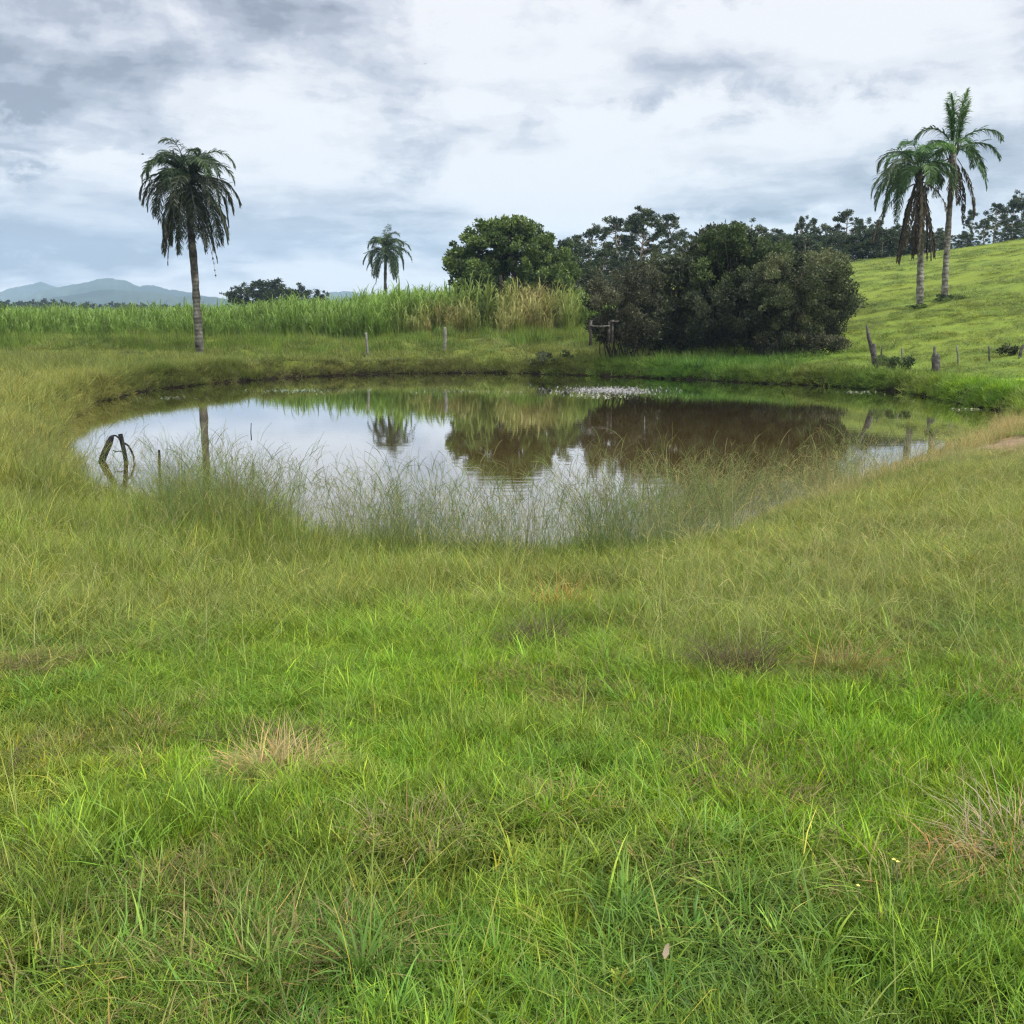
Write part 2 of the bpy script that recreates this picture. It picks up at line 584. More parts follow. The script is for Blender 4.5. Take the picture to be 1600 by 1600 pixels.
# water
M_WATER = bpy.data.materials.new('pond_water')
M_WATER.use_nodes = True
nt = M_WATER.node_tree
nt.nodes.clear()
wo = nt.nodes.new('ShaderNodeOutputMaterial')
t_ = nt.nodes.new('ShaderNodeTexCoord')
mp = nt.nodes.new('ShaderNodeMapping'); mp.inputs['Scale'].default_value = (.5, 2.4, 1)
nt.links.new(t_.outputs['Object'], mp.inputs[0])
w1 = noise(nt, mp.outputs[0], 1.6, 3, .5)
mp2 = nt.nodes.new('ShaderNodeMapping'); mp2.inputs['Scale'].default_value = (1.3, 7.0, 1)
nt.links.new(t_.outputs['Object'], mp2.inputs[0])
w2 = noise(nt, mp2.outputs[0], 1.5, 3, .5)
sp = nt.nodes.new('ShaderNodeSeparateXYZ'); nt.links.new(t_.outputs['Object'], sp.inputs[0])
calm = nt.nodes.new('ShaderNodeMapRange'); calm.inputs['From Min'].default_value = 18.5; calm.inputs['From Max'].default_value = 11
calm.inputs['To Min'].default_value = .18; calm.inputs['To Max'].default_value = 1.0
nt.links.new(sp.outputs[1], calm.inputs['Value'])
hh = vmath(nt, 'MULTIPLY_ADD', w2, .35, w1)
bp = nt.nodes.new('ShaderNodeBump'); bp.inputs['Distance'].default_value = .0032
nt.links.new(calm.outputs[0], bp.inputs['Strength'])
nt.links.new(hh, bp.inputs['Height'])
df = nt.nodes.new('ShaderNodeBsdfDiffuse')
murk = noise(nt, t_.outputs['Object'], .12, 3, .5)
nt.links.new(mixrgb(nt, (.085, .050, .014), (.095, .070, .016), murk), df.inputs['Color'])
gl = nt.nodes.new('ShaderNodeBsdfGlossy'); gl.inputs['Roughness'].default_value = .02
gl.inputs['Color'].default_value = (.97, .98, 1, 1)
nt.links.new(bp.outputs[0], gl.inputs['Normal'])
fr = nt.nodes.new('ShaderNodeFresnel'); fr.inputs['IOR'].default_value = 1.9
nt.links.new(bp.outputs[0], fr.inputs['Normal'])
mx = nt.nodes.new('ShaderNodeMixShader')
nt.links.new(vmath(nt, 'MULTIPLY_ADD', fr.outputs[0], 1.5, .0, clamp=True), mx.inputs[0])
nt.links.new(df.outputs[0], mx.inputs[1]); nt.links.new(gl.outputs[0], mx.inputs[2])
nt.links.new(mx.outputs[0], wo.inputs['Surface'])

# ------------------------------------------------------------------ colours by place
LIME = np.array((.185, .320, .016)); GREEN = np.array((.132, .232, .024)); DEEP = np.array((.082, .185, .030))
OLIVE = np.array((.205, .245, .046)); STRAW = np.array((.34, .29, .11)); YEL = np.array((.235, .235, .035))
TAN = np.array((.30, .235, .10)); BROWN = np.array((.13, .09, .045)); RUST = np.array((.30, .12, .035))


def blob(x, y, px, py, z, rx, ry):
    """soft patch centred where picture point (px,py) meets height z; radii in metres"""
    cx, cy = on_plane(px, py, z)
    return np.exp(-(((x - cx) / rx) ** 2 + ((y - cy) / ry) ** 2))


def turf_tint(x, y, rng=None):
    """natural colour of the grass growing at a place"""
    n1 = fbm(x, y, 4, .9); n2 = fbm(x + 40, y - 11, 4, 1.7); n3 = fbm(x - 23, y + 31, 3, .35)
    c = np.empty(x.shape + (3,))
    c[:] = GREEN
    def mixin(col, f):
        nonlocal c
        f = np.clip(f, 0, 1)[..., None]
        c = c * (1 - f) + np.asarray(col) * f
    mixin(OLIVE, sstep(.42, .66, n3) * .8)
    mixin(LIME, sstep(.40, .62, n1) * .85)
    mixin(DEEP, sstep(.56, .74, n2) * .7)
    # near the shore and to the right: longer, greyer olive grass
    mixin(OLIVE, .75 * sstep(5.2, 8.0, y) * sstep(14, 11, y) + 0 * x)
    mixin(OLIVE * 1.05, .85 * sstep(.5, 2.5, x) * sstep(4.6, 6.5, y) * sstep(20, 14, y))
    mixin(LIME, .9 * blob(x, y, 740, 1060, .75, 1.3, 1.0))
    mixin(LIME, .7 * blob(x, y, 560, 980, .65, 1.0, .8))
    mixin(LIME, .6 * blob(x, y, 1350, 1260, .95, .9, .6))
    mixin(YEL, .5 * blob(x, y, 30, 1200, .9, .5, .9))
    mixin(OLIVE, .7 * blob(x, y, 120, 950, .7, 1.5, .8))
    mixin(YEL * .9, .55 * blob(x, y, 1530, 1275, .95, .22, .12))
    mixin(DEEP, .6 * blob(x, y, 850, 1210, .9, .5, .15))
    mixin(STRAW, .45 * blob(x, y, 430, 1220, .92, .22, .2))
    mixin(BROWN, .7 * blob(x, y, 1150, 1060, .75, .14, .3))
    mixin(BROWN, .6 * blob(x, y, 840, 990, .68, .2, .25))
    mixin(BROWN * 1.2, .5 * blob(x, y, 1330, 1070, .78, .3, .25))
    # left bank: long golden grass
    mixin(np.array((.245, .255, .065)), (.80 + .4 * (n1 - .5)) * sstep(-3.6, -6.5, x + .18 * (y - 12)) * sstep(9.5, 13, y) * sstep(40, 30, y))
    # far banks
    far = sstep(30, 35, y)
    mixin(np.array((.135, .180, .034)), far * .9)
    mixin(np.array((.165, .185, .045)), far * sstep(.45, .65, n1) * .7)
    mixin(np.array((.070, .190, .020)), far * .8 * np.maximum(blob(x, y, 1130, 572, .5, 7.5, 2.6), blob(x, y, 1290, 588, .45, 3.5, 1.4)))
    mixin(np.array((.060, .18, .020)), far * .8 * blob(x, y, 715, 574, .4, 2.4, 1.4))
    right = far * sstep(9.0, 14, x - .05 * y)
    mixin(np.array((.150, .212, .032)), right * .85)
    mixin(np.array((.110, .170, .030)), right * sstep(.5, .7, n2) * .5)
    # dry grass and bare earth on the right shore
    mixin(TAN, .8 * blob(x, y, 1500, 690, .5, 2.1, 2.2) + .6 * blob(x, y, 1290, 780, .3, 1.0, .9))
    return c


# ------------------------------------------------------------------ TERRAIN MESH
def build_ground():
    rad = np.concatenate([np.arange(0.3, 12, .11), np.arange(12, 26, .16), np.arange(26, 50, .15), np.arange(50, 110, .55),
                          np.geomspace(110, 6000, 70)])
    front = np.radians(np.arange(-36, 36.01, .16))
    rest = np.radians(np.concatenate([np.arange(36.8, 180, 2.2), np.arange(-179, -36.2, 2.2)]))
    ang = np.sort(np.concatenate([front, rest]))
    nr, na = len(rad), len(ang)
    RR, AA = np.meshgrid(rad, ang, indexing='ij')
    x = RR * np.sin(AA); y = RR * np.cos(AA)
    d = shore_dist(x, y)
    z = ground(x, y, d)
    V = np.stack([x, y, z], -1).reshape(-1, 3)
    i = np.arange(nr - 1)[:, None] * na; j = np.arange(na)[None, :]
    jn = (j + 1) % na
    Q = np.stack([i + j, i + jn, i + na + jn, i + na + j], -1).reshape(-1, 4)
    # centre fan
    V = np.concatenate([V, [[0, 0, g1(0, 0)]]])
    T = np.stack([np.full(na, len(V) - 1), (np.arange(na) + 1) % na, np.arange(na)], 1)
    tint = turf_tint(x, y)
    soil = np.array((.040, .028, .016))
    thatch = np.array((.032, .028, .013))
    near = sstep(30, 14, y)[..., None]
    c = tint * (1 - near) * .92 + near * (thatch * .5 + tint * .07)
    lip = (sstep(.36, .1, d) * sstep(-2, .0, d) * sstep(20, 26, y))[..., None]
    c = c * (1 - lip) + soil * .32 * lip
    bare = (np.clip(1.6 * blob(x, y, 1580, 692, .45, 2.3, 1.5) + .6 * blob(x, y, 1350, 745, .3, 1.6, .45), 0, 1) * sstep(.22, .45, fbm(x, y, 3, 2.0)) )[..., None]
    c = c * (1 - bare) + np.array((.25, .17, .115)) * bare
    bed = sstep(.15, -.1, d)[..., None]
    c = c * (1 - bed) + soil * .3 * bed
    shoremud = (sstep(.5, .05, np.abs(d)) * sstep(20, 14, y) * sstep(2, 4, x))[..., None]
    c = c * (1 - .8 * shoremud) + np.array((.33, .27, .17)) * .8 * shoremud
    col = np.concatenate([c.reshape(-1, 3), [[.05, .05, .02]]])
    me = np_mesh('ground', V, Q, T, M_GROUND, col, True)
    o = obj('ground', me)
    tag(o, kind='structure')
    return o


build_ground()
wx0, wy0, wx1, wy1 = -22, 6, 26, 50
gx = np.linspace(wx0, wx1, 13); gy = np.linspace(wy0, wy1, 13)
GX, GY = np.meshgrid(gx, gy, indexing='ij')
Vw = np.stack([GX, GY, np.zeros_like(GX)], -1).reshape(-1, 3)
ii = np.arange(12)[:, None] * 13 + np.arange(12)[None, :]
Qw = np.stack([ii, ii + 13, ii + 14, ii + 1], -1).reshape(-1, 4)
tag(obj('pond_water', np_mesh('pond_water', Vw, Qw, None, M_WATER)), kind='structure')

# ------------------------------------------------------------------ HILLS on the horizon
M_HILL, nt, b = material('wooded_hillside', .95, .05)
t_ = nt.nodes.new('ShaderNodeTexCoord')
hn = noise(nt, t_.outputs['Object'], .006, 7, .65)
nt.links.new(mixrgb(nt, (.012, .024, .026), (.05, .068, .05), vmath(nt, 'MULTIPLY_ADD', hn, 3.0, -1.1, clamp=True)), b.inputs['Base Color'])


def ridge(name, prof, D, depth, foot_py=492):
    pxs = np.arange(prof[0][0], prof[-1][0] + 1, 4.0)
    py = np.interp(pxs, [p[0] for p in prof], [p[1] for p in prof])
    k = np.hanning(7); k /= k.sum()
    py = np.convolve(np.pad(py, 3, mode='edge'), k, mode='valid')
    py += (fbm(pxs, pxs * 0 + D, 4, .06) - .5) * 5.0 + (fbm(pxs, pxs * 0 + D, 3, .3) - .5) * 2.6
    ridge_z = np.array([z_at(v, D) for v in py])
    us = np.linspace(-1, 1, 31)
    V = []
    for u in us:
        dd = D + u * depth
        sp_ = (1 - abs(u)) ** .85
        ang = np.arctan2((pxs - 800) / FPX, cos(PITCH))
        fold = (fbm(pxs, np.full_like(pxs, u * 3 + D), 4, .045) - .5) * 1.1
        z = -6 + (ridge_z + 6) * np.clip(sp_ + fold * sp_ * (1 - sp_) * 1.6, 0, 1)
        V.append(np.stack([np.tan(ang) * dd, np.full_like(pxs, dd), z], 1))
    n = len(pxs)
    V = np.concatenate(V)
    i = np.arange(len(us) - 1)[:, None] * n + np.arange(n - 1)[None, :]
    Q = np.stack([i, i + 1, i + n + 1, i + n], -1).reshape(-1, 4)
    o = obj(name, np_mesh(name, V, Q, None, M_HILL, None, True))
    return tag(o, kind='structure')


ridge('hills', [(-900, 470), (-500, 455), (-200, 470), (0, 476), (60, 474), (110, 466), (150, 458), (200, 452), (260, 456),
                (320, 464), (400, 468), (520, 470), (640, 474), (900, 478), (1500, 482)], 1850, 300)
ridge('hills', [(-500, 470), (-100, 462), (60, 470), (100, 453), (140, 446), (165, 440), (200, 434), (225, 438), (243, 449),
                (258, 444), (300, 455), (345, 462), (420, 478), (620, 484)], 2450, 330)
ridge('hills', [(-500, 440), (-200, 450), (0, 453), (30, 456), (60, 448), (92, 440), (115, 448), (170, 456), (330, 468), (480, 470),
                (505, 461), (530, 455), (560, 455), (590, 464), (640, 470), (900, 470)], 3000, 330)

# ------------------------------------------------------------------ HAZE
HB = (-2600, -60, -9, 3000, 3500, 230)
x0, y0, z0, x1, y1, z1 = -4300, -60, -9, 3500, 3420, 235
Vh = [(x0, y0, z0), (x1, y0, z0), (x1, y1, z0), (x0, y1, z0), (x0, y0, z1), (x1, y0, z1), (x1, y1, z1), (x0, y1, z1)]
Qh = [(0, 3, 2, 1), (4, 5, 6, 7), (0, 1, 5, 4), (1, 2, 6, 5), (2, 3, 7, 6), (3, 0, 4, 7)]
M_HAZE = bpy.data.materials.new('haze')
M_HAZE.use_nodes = True
nt = M_HAZE.node_tree
nt.nodes.clear()
ho = nt.nodes.new('ShaderNodeOutputMaterial')
hv = nt.nodes.new('ShaderNodeVolumePrincipled')
hv.inputs['Color'].default_value = (.54, .74, 1.0, 1)
hv.inputs['Density'].default_value = .00024
hv.inputs['Anisotropy'].default_value = 0.0
nt.links.new(hv.outputs[0], ho.inputs['Volume'])
USE_HAZE = True
if USE_HAZE:
    tag(obj('haze', np_mesh('haze', Vh, Qh, None, M_HAZE)), kind='stuff')


# ------------------------------------------------------------------ SCATTERED GROUND COVER (nobody could count it)
def scatter(name, label, cat, pos, rot, scl, idx, tint, variants, mat):
    me = bpy.data.meshes.new(name)
    n = len(pos)
    me.vertices.add(n)
    me.vertices.foreach_set('co', np.asarray(pos, np.float32).ravel())
    for nm, typ, dat, fld in (('g_rot', 'FLOAT_VECTOR', rot, 'vector'), ('g_scl', 'FLOAT_VECTOR', scl, 'vector')):
        me.attributes.new(nm, typ, 'POINT').data.foreach_set(fld, np.asarray(dat, np.float32).ravel())
    me.attributes.new('g_idx', 'INT', 'POINT').data.foreach_set('value', np.asarray(idx, np.int32))
    c4 = np.ones((n, 4), np.float32); c4[:, :3] = tint
    me.attributes.new('tint', 'FLOAT_COLOR', 'POINT').data.foreach_set('color', c4.ravel())
    me.materials.append(mat)
    col = bpy.data.collections.new(name + '_kinds')
    for k, vm in enumerate(variants):
        vo = bpy.data.objects.new('%s_kind_%02d' % (name, k), vm)
        col.objects.link(vo)
    o = obj(name, me)
    ng = bpy.data.node_groups.new(name, 'GeometryNodeTree')
    ng.interface.new_socket('Geometry', in_out='INPUT', socket_type='NodeSocketGeometry')
    ng.interface.new_socket('Geometry', in_out='OUTPUT', socket_type='NodeSocketGeometry')
    gi = ng.nodes.new('NodeGroupInput'); go = ng.nodes.new('NodeGroupOutput')
    ip = ng.nodes.new('GeometryNodeInstanceOnPoints')
    ci = ng.nodes.new('GeometryNodeCollectionInfo')
    ci.inputs['Collection'].default_value = col
    ci.inputs['Separate Children'].default_value = True
    ci.inputs['Reset Children'].default_value = True
    def nattr(nm, dt):
        a = ng.nodes.new('GeometryNodeInputNamedAttribute')
        a.data_type = dt
        a.inputs['Name'].default_value = nm
        return a.outputs['Attribute']
    ng.links.new(gi.outputs[0], ip.inputs['Points'])
    ng.links.new(ci.outputs[0], ip.inputs['Instance'])
    ip.inputs['Pick Instance'].default_value = True
    ng.links.new(nattr('g_idx', 'INT'), ip.inputs['Instance Index'])
    e2r = ng.nodes.new('FunctionNodeEulerToRotation')
    ng.links.new(nattr('g_rot', 'FLOAT_VECTOR'), e2r.inputs[0])
    ng.links.new(e2r.outputs[0], ip.inputs['Rotation'])
    ng.links.new(nattr('g_scl', 'FLOAT_VECTOR'), ip.inputs['Scale'])
    ng.links.new(ip.outputs[0], go.inputs[0])
    md = o.modifiers.new('scatter', 'NODES')
    md.node_group = ng
    tag(o, label, cat, kind='stuff')
    return o


def blades(n, h, w, spread, lean, curl, rng, seg=3, hvar=.45, yellow=.12, flat=0.0, side=None, clump=0, csig=.03):
    """n tapering ribbons that lean and curl, in a tuft of radius spread, or over a square patch in clumps"""
    if side is None:
        a = rng.random(n) * 2 * pi; r = spread * np.sqrt(rng.random(n))
        bx, by = r * np.cos(a), r * np.sin(a)
        d = a + rng.normal(size=n) * .9
        hf = np.ones(n); tone = np.ones((n, 3))
    else:
        nc = max(1, n // max(1, clump))
        cx_, cy_ = (rng.random(nc) - .5) * side, (rng.random(nc) - .5) * side
        ci = rng.integers(0, nc, n)
        ox, oy = rng.normal(size=n) * csig, rng.normal(size=n) * csig
        bx, by = cx_[ci] + ox, cy_[ci] + oy
        cd = rng.random(nc) * 2 * pi
        d = np.where(rng.random(n) < .5, np.arctan2(oy, ox), cd[ci]) + rng.normal(size=n) * .7
        hf = (.6 + .8 * rng.random(nc))[ci]
        cb_ = .62 + .76 * rng.random(nc); hue = rng.normal(size=nc) * .10
        tone = np.stack([cb_ * (1 + hue), cb_, cb_ * (1 - hue)], 1)[ci]
    ln = h * (1 - hvar + hvar * 2 * rng.random(n)) * hf
    th = np.minimum(np.abs(rng.normal(size=n)) * lean + .05, 1.35)
    fl = rng.random(n) < flat
    th[fl] = 1.15 + rng.random(fl.sum()) * .3
    cv = curl * (.4 + rng.random(n))
    ww = w * (.6 + .8 * rng.random(n))
    sd = d + pi / 2 + rng.normal(size=n) * .6
    S = np.stack([np.cos(sd), np.sin(sd), np.zeros(n)], 1)
    f = (.62 + .76 * rng.random(n))[:, None] * tone
    yy = rng.random(n) < yellow
    f[yy] *= np.array([1.6, 1.3, 1.1])
    p = np.stack([bx, by, np.full(n, -.02)], 1)
    rows = []; C = []
    for q in range(seg + 1):
        u = q / seg
        if q == seg:
            rows.append(p[:, None, :].copy()); C.append((f * 1.1)[:, None, :])
        else:
            wd = (ww * (1 - u) ** .7 * (1 if q else .8))[:, None]
            rows.append(np.stack([p - S * wd / 2, p + S * wd / 2], 1)); C.append(np.repeat((f * (1 + .1 * u))[:, None, :], 2, 1))
        th = th + cv / seg
        p = p + (ln / seg)[:, None] * np.stack([np.sin(th) * np.cos(d), np.sin(th) * np.sin(d), np.cos(th)], 1)
        p[:, 2] = np.maximum(p[:, 2], .012)
    V = np.concatenate(rows, 1); C = np.concatenate(C, 1)
    m = 2 * seg + 1
    base = (np.arange(n) * m)[:, None]
    Q = np.concatenate([base + np.array([[2 * q, 2 * q + 1, 2 * q + 3, 2 * q + 2]]) for q in range(seg - 1)], 0) if seg > 1 else []
    T = base + np.array([[2 * seg - 2, 2 * seg - 1, 2 * seg]])
    return V.reshape(-1, 3), Q, T, C.reshape(-1, 3)


def tuft_mesh(name, mat, **kw):
    V, Q, T, C = blades(**kw)
    return np_mesh(name, V, Q if len(Q) else None, T, mat, C, True)


def stem_mesh(name, mat, n, h, w, rng, spread=.12, heads=True):
    """tall flowering stems: thin, leaning, nodding, with finger-like heads"""
    V = []; Q = []; T = []; C = []
    def ribbon(P, w0, w1, c):
        k = len(V)
        P = np.array(P)
        tv = P[-1] - P[0]
        s = np.cross(tv, rng.normal(size=3)); s /= np.linalg.norm(s) + 1e-9
        m = len(P)
        for i, p in enumerate(P):
            ww = w0 + (w1 - w0) * i / (m - 1)
            V.append(p - s * ww / 2); V.append(p + s * ww / 2); C.append(c); C.append(c)
        for i in range(m - 1):
            Q.append((k + 2 * i, k + 2 * i + 1, k + 2 * i + 3, k + 2 * i + 2))
    for i in range(n):
        a = rng.random() * 2 * pi; r = spread * sqrt(rng.random())
        p = np.array([r * cos(a), r * sin(a), -.03])
        d = rng.random() * 2 * pi; t = abs(rng.normal()) * .16 + .03
        cv = .25 + rng.random() * .75
        ln = h * (.55 + .6 * rng.random())
        P = [p.copy()]
        for s in range(6):
            t += cv / 6 * (s / 3)
            p = p + ln / 6 * np.array([sin(t) * cos(d), sin(t) * sin(d), cos(t)])
            P.append(p.copy())
        f = .8 + .4 * rng.random()
        c = np.array([1, 1, 1.0]) * f
        ribbon(P, w, w * .6, c)
        if rng.random() < .5:      # a stem leaf
            q = P[1] + 0
            dd = rng.random() * 2 * pi; tt = .3 + .3 * rng.random(); L = ln * .22
            PP = [q]
            for m in range(3):
                PP.append(PP[-1] + L / 3 * np.array([sin(tt) * cos(dd), sin(tt) * sin(dd), cos(tt)])); tt += .35
            ribbon(PP, w * 1.3, w * .3, c * np.array([.8, 1.05, .8]))
        if heads:
            m = rng.integers(1, 4)
            for s in range(m):
                dd = d + rng.normal() * .8; tt = t + rng.normal() * .25; L = ln * (.12 + .10 * rng.random())
                q = P[-1] - (P[-1] - P[-2]) * .5 * s / m
                PP = [q]
                for u in range(3):
                    PP.append(PP[-1] + L / 3 * np.array([sin(tt) * cos(dd), sin(tt) * sin(dd), cos(tt)])); tt += .22
                ribbon(PP, w * 1.15, w * .8, c * np.array([1.12, .98, .95]))
    return np_mesh(name, np.array(V), Q, None, mat, np.array(C), False)


def rots(n, tilt=.12, rng=R):
    return np.stack([rng.normal(size=n) * tilt, rng.normal(size=n) * tilt, rng.random(n) * 2 * pi], 1)


def lay(x, y, tilt=.03, e=.25, rng=R):
    """random heading, tilted to lie on the slope"""
    gx_ = (ground(x + e, y) - ground(x - e, y)) / (2 * e); gy_ = (ground(x, y + e) - ground(x, y - e)) / (2 * e)
    a = rng.random(len(x)) * 2 * pi
    lx = gx_ * np.cos(a) + gy_ * np.sin(a); ly = -gx_ * np.sin(a) + gy_ * np.cos(a)
    return np.stack([np.arctan(ly) + rng.normal(size=len(x)) * tilt, -np.arctan(lx) + rng.normal(size=len(x)) * tilt, a], 1)


def place(n, D0, D1, px0, px1, rng=R, dmin=.02):
    """n random ground points in the sector seen between two columns, uniform per area"""
    D = np.sqrt(rng.random(n) * (D1 ** 2 - D0 ** 2) + D0 ** 2)
    px = px0 + (px1 - px0) * rng.random(n)
    x = (px - 800) / FPX * (D * cos(PITCH) + 2.0 * sin(PITCH)); y = D
    d = shore_dist(x, y)
    k = d > dmin
    return x[k], y[k], d[k]


def grid(sp, D0, D1, px0, px1, rng=R, dmin=.02, jit=.5):
    """jittered grid of ground points in the same sector"""
    w = (max(abs(px0 - 800), abs(px1 - 800)) / FPX) * (D1 + .6)
    xs, ys = np.meshgrid(np.arange(-w, w, sp), np.arange(D0, D1, sp))
    x = xs.ravel() + (rng.random(xs.size) - .5) * 2 * jit * sp; y = ys.ravel() + (rng.random(xs.size) - .5) * 2 * jit * sp
    c = 800 + x / (y * cos(PITCH) + .4) * FPX
    k = (c > px0 - sp / np.maximum(y, 1) * FPX * .6) & (c < px1 + sp / np.maximum(y, 1) * FPX * .6)
    x, y = x[k], y[k]
    d = shore_dist(x, y)
    k = d > dmin
    return x[k], y[k], d[k]


def box(sp, x0, x1, y0, y1, rng=R, jit=.5):
    """jittered grid over a plain rectangle of land"""
    xs, ys = np.meshgrid(np.arange(x0, x1, sp), np.arange(y0, y1, sp))
    x = xs.ravel() + (rng.random(xs.size) - .5) * 2 * jit * sp; y = ys.ravel() + (rng.random(xs.size) - .5) * 2 * jit * sp
    d = shore_dist(x, y)
    k = d > .3
    return x[k], y[k], d[k]


def col_of(x, y):
    return 800 + x / (y * cos(PITCH) + .4) * FPX


def uni(s, n, v=.3, rng=R):
    k = s * (1 - v + 2 * v * rng.random(n))
    return np.stack([k, k, k * (.8 + .4 * rng.random(n))], 1)


def tinted(x, y, v=.18, rng=R):
    c = turf_tint(x, y)
    return c * (1 - v + 2 * v * rng.random(len(x)))[:, None]


def sow(name, label, cat, x, y, d, sc, tint, variants, rot=None, dz=0.0):
    z = ground(x, y, d) + dz
    return scatter(name, label, cat, np.stack([x, y, z], 1), lay(x, y) if rot is None else rot, sc, R.integers(0, len(variants), len(x)), tint, variants, M_GRASS)


rg = np.random.default_rng(11)
# --- foreground turf
V_fine = [tuft_mesh('turf_patch_%d' % i, M_GRASS, n=1900, h=.078, w=.0050, spread=0, lean=.50, curl=.85, rng=rg, seg=3, side=.42, clump=16, csig=.016, yellow=.07) for i in range(7)]
V_long = [tuft_mesh('long_patch_%d' % i, M_GRASS, n=330, h=.125, w=.0062, spread=0, lean=.45, curl=1.1, rng=rg, seg=4, side=.5, clump=22, csig=.022, yellow=.05) for i in range(6)]
V_lie = [tuft_mesh('lying_patch_%d' % i, M_GRASS, n=46, h=.20, w=.0028, spread=0, lean=1.0, curl=.6, rng=rg, seg=4, flat=.5, side=.6, clump=2, csig=.03) for i in range(5)]
x, y, d = box(.27, -8, 8, -1.5, 6.7)
mound = .40 + 1.25 * fbm(x + 5, y, 3, 1.5)
sc = uni(1.0, len(x), .12); sc[:, 2] *= mound
sow('turf_grass', 'short dense green grass carpeting the foreground', 'grass', x, y, d, sc, tinted(x, y, .16), V_fine)
x, y, d = box(.33, -8, 8, -1.5, 7.0)
keep = R.random(len(x)) < sstep(.34, .58, fbm(x + 9, y + 3, 3, 1.1)) * .9 + .12
x, y, d = x[keep], y[keep], d[keep]
sow('long_turf_grass', 'longer arching bright green blades among the foreground turf', 'grass', x, y, d, uni(.95, len(x)), tinted(x, y, .14) * 1.08, V_long)
x, y, d = box(.42, -8, 8, -1.5, 9.5)
c = tinted(x, y, .2) * .70 + STRAW * .42
sow('lying_stems', 'pale thin stems lying tangled over the turf', 'grass', x, y, d, uni(1.0, len(x)), c, V_lie, dz=.03)
# withered patches in hollows
V_brown = [tuft_mesh('withered_patch_%d' % i, M_GRASS, n=60, h=.11, w=.0036, spread=.10, lean=.9, curl=.9, rng=rg, seg=3, flat=.3) for i in range(4)]
x, y, d = place(5200, 1.0, 8.5, -140, 1740)
keep = R.random(len(x)) < sstep(.58, .70, fbm(x + 31, y + 7, 3, 1.5)) * .5 + .02
x, y, d = x[keep], y[keep], d[keep]
sow('withered_grass', 'small withered straw and brown tufts between the green', 'grass', x, y, d, uni(1.0, len(x), .4),
    np.array((.26, .225, .085)) * (.35 + .9 * R.random(len(x)))[:, None], V_brown, dz=.03)

def EARTH(x, y):
    return np.maximum(blob(x, y, 1585, 694, .45, 1.8, 1.3), .9 * blob(x, y, 1500, 702, .42, 1.0, .6))


# --- middle: taller olive grass down to the water
V_mead = [tuft_mesh('meadow_patch_%d' % i, M_GRASS, n=1500, h=.25, w=.0052, spread=0, lean=.36, curl=.8, rng=rg, seg=3, side=.85, clump=14, csig=.045, yellow=.10) for i in range(6)]
V_soft = [tuft_mesh('meadow_tuft_%d' % i, M_GRASS, n=60, h=.26, w=.0065, spread=.16, lean=.34, curl=.8, rng=rg, seg=3) for i in range(5)]


def mead_h(x, y, d):
    h = .62 + .38 * sstep(6, 9, y) * sstep(.5, -1.0, x) + .10 * sstep(-3, -5, x)
    h = h * np.where(x > .5, .62 + .38 * sstep(-.3, 1.5, d), 1)
    h = h * (1 - .45 * sstep(5, 7, x) * sstep(11, 14, y))
    h = h * (1 + .9 * sstep(1.6, .4, d) * np.clip(1.1 * blob(x, y, 345, 840, .2, .75, .9) + 1.0 * blob(x, y, 1030, 862, .2, .8, .9) + .5 * blob(x, y, 820, 870, .2, .5, .8) + .35 * sstep(.45, .65, fbm(x + 2.2, y, 2, .8)), 0, 1.3) * sstep(3.5, 1.0, x))
    return h * (.55 + .9 * fbm(x, y, 3, 1.1)) * (.55 + .45 * sstep(4.8, 6.5, y))


x, y, d = grid(.52, 4.9, 19, -500, 2100, dmin=.42)
k = ((x > -9) | (y < 13)) & (R.random(len(x)) > 1.6 * EARTH(x, y))
x, y, d = x[k], y[k], d[k]
sc = uni(1.0, len(x), .1); sc[:, 2] *= mead_h(x, y, d)
sow('meadow_grass', 'knee high olive green grass between the turf and the near shore', 'grass', x, y, d, sc, tinted(x, y, .26), V_mead)
x, y, d = place(9000, 7.2, 20, -100, 1760, dmin=-.22)
k = (d < .8) & (R.random(len(x)) < np.where(blob(x, y, 1560, 690, .55, 1.6, .9) > .4, .2, 1) * np.where(d < 0, .45, 1) * np.where((x > 2) & (d < .25), .45, 1))
x, y, d = x[k], y[k], d[k]
sc = uni(1.0, len(x), .25) * mead_h(x, y, d)[:, None]
sow('shore_grass', 'olive green tufts on the very edge of the near shore', 'grass', x, y, d, sc, tinted(x, y, .18), V_soft, rots(len(x), .15))

# --- tall flowering stems in front of and in the water's edge
V_stem = [stem_mesh('flower_stem_%d' % i, M_GRASS, 5, .84, .0030, rg, .16) for i in range(8)]
x, y, d = place(13000, 7.6, 14.5, 40, 1500, dmin=-.9)
cx = col_of(x, y)
dens = sstep(7.8, 9.3, y) * np.where(d < 0, sstep(-.9, -.05, d) * .5, sstep(2.2, .2, d)) * (.15 + 1.3 * sstep(.3, .75, fbm(x, y, 2, .9)))
dens *= (.40 + .60 * sstep(190, 300, cx)) * np.where(cx > 1150, .25, 1) * 1.25
keep = R.random(len(x)) < dens
x, y, d = x[keep], y[keep], d[keep]
c = (np.array((.19, .19, .08)) + np.array((-.06, .04, -.02)) * R.random(len(x))[:, None]) * (.6 + .8 * R.random(len(x)))[:, None]
z = np.maximum(ground(x, y, d), -.12)
scatter('flowering_grass', 'tall wispy flowering grass stems along the near shore of the pond', 'grass', np.stack([x, y, z], 1), rots(len(x), .14),
        uni(.92, len(x), .3), R.integers(0, 8, len(x)), c, V_stem, M_GRASS)
x, y, d = place(7500, 4.8, 19, -140, 1740, dmin=.05)
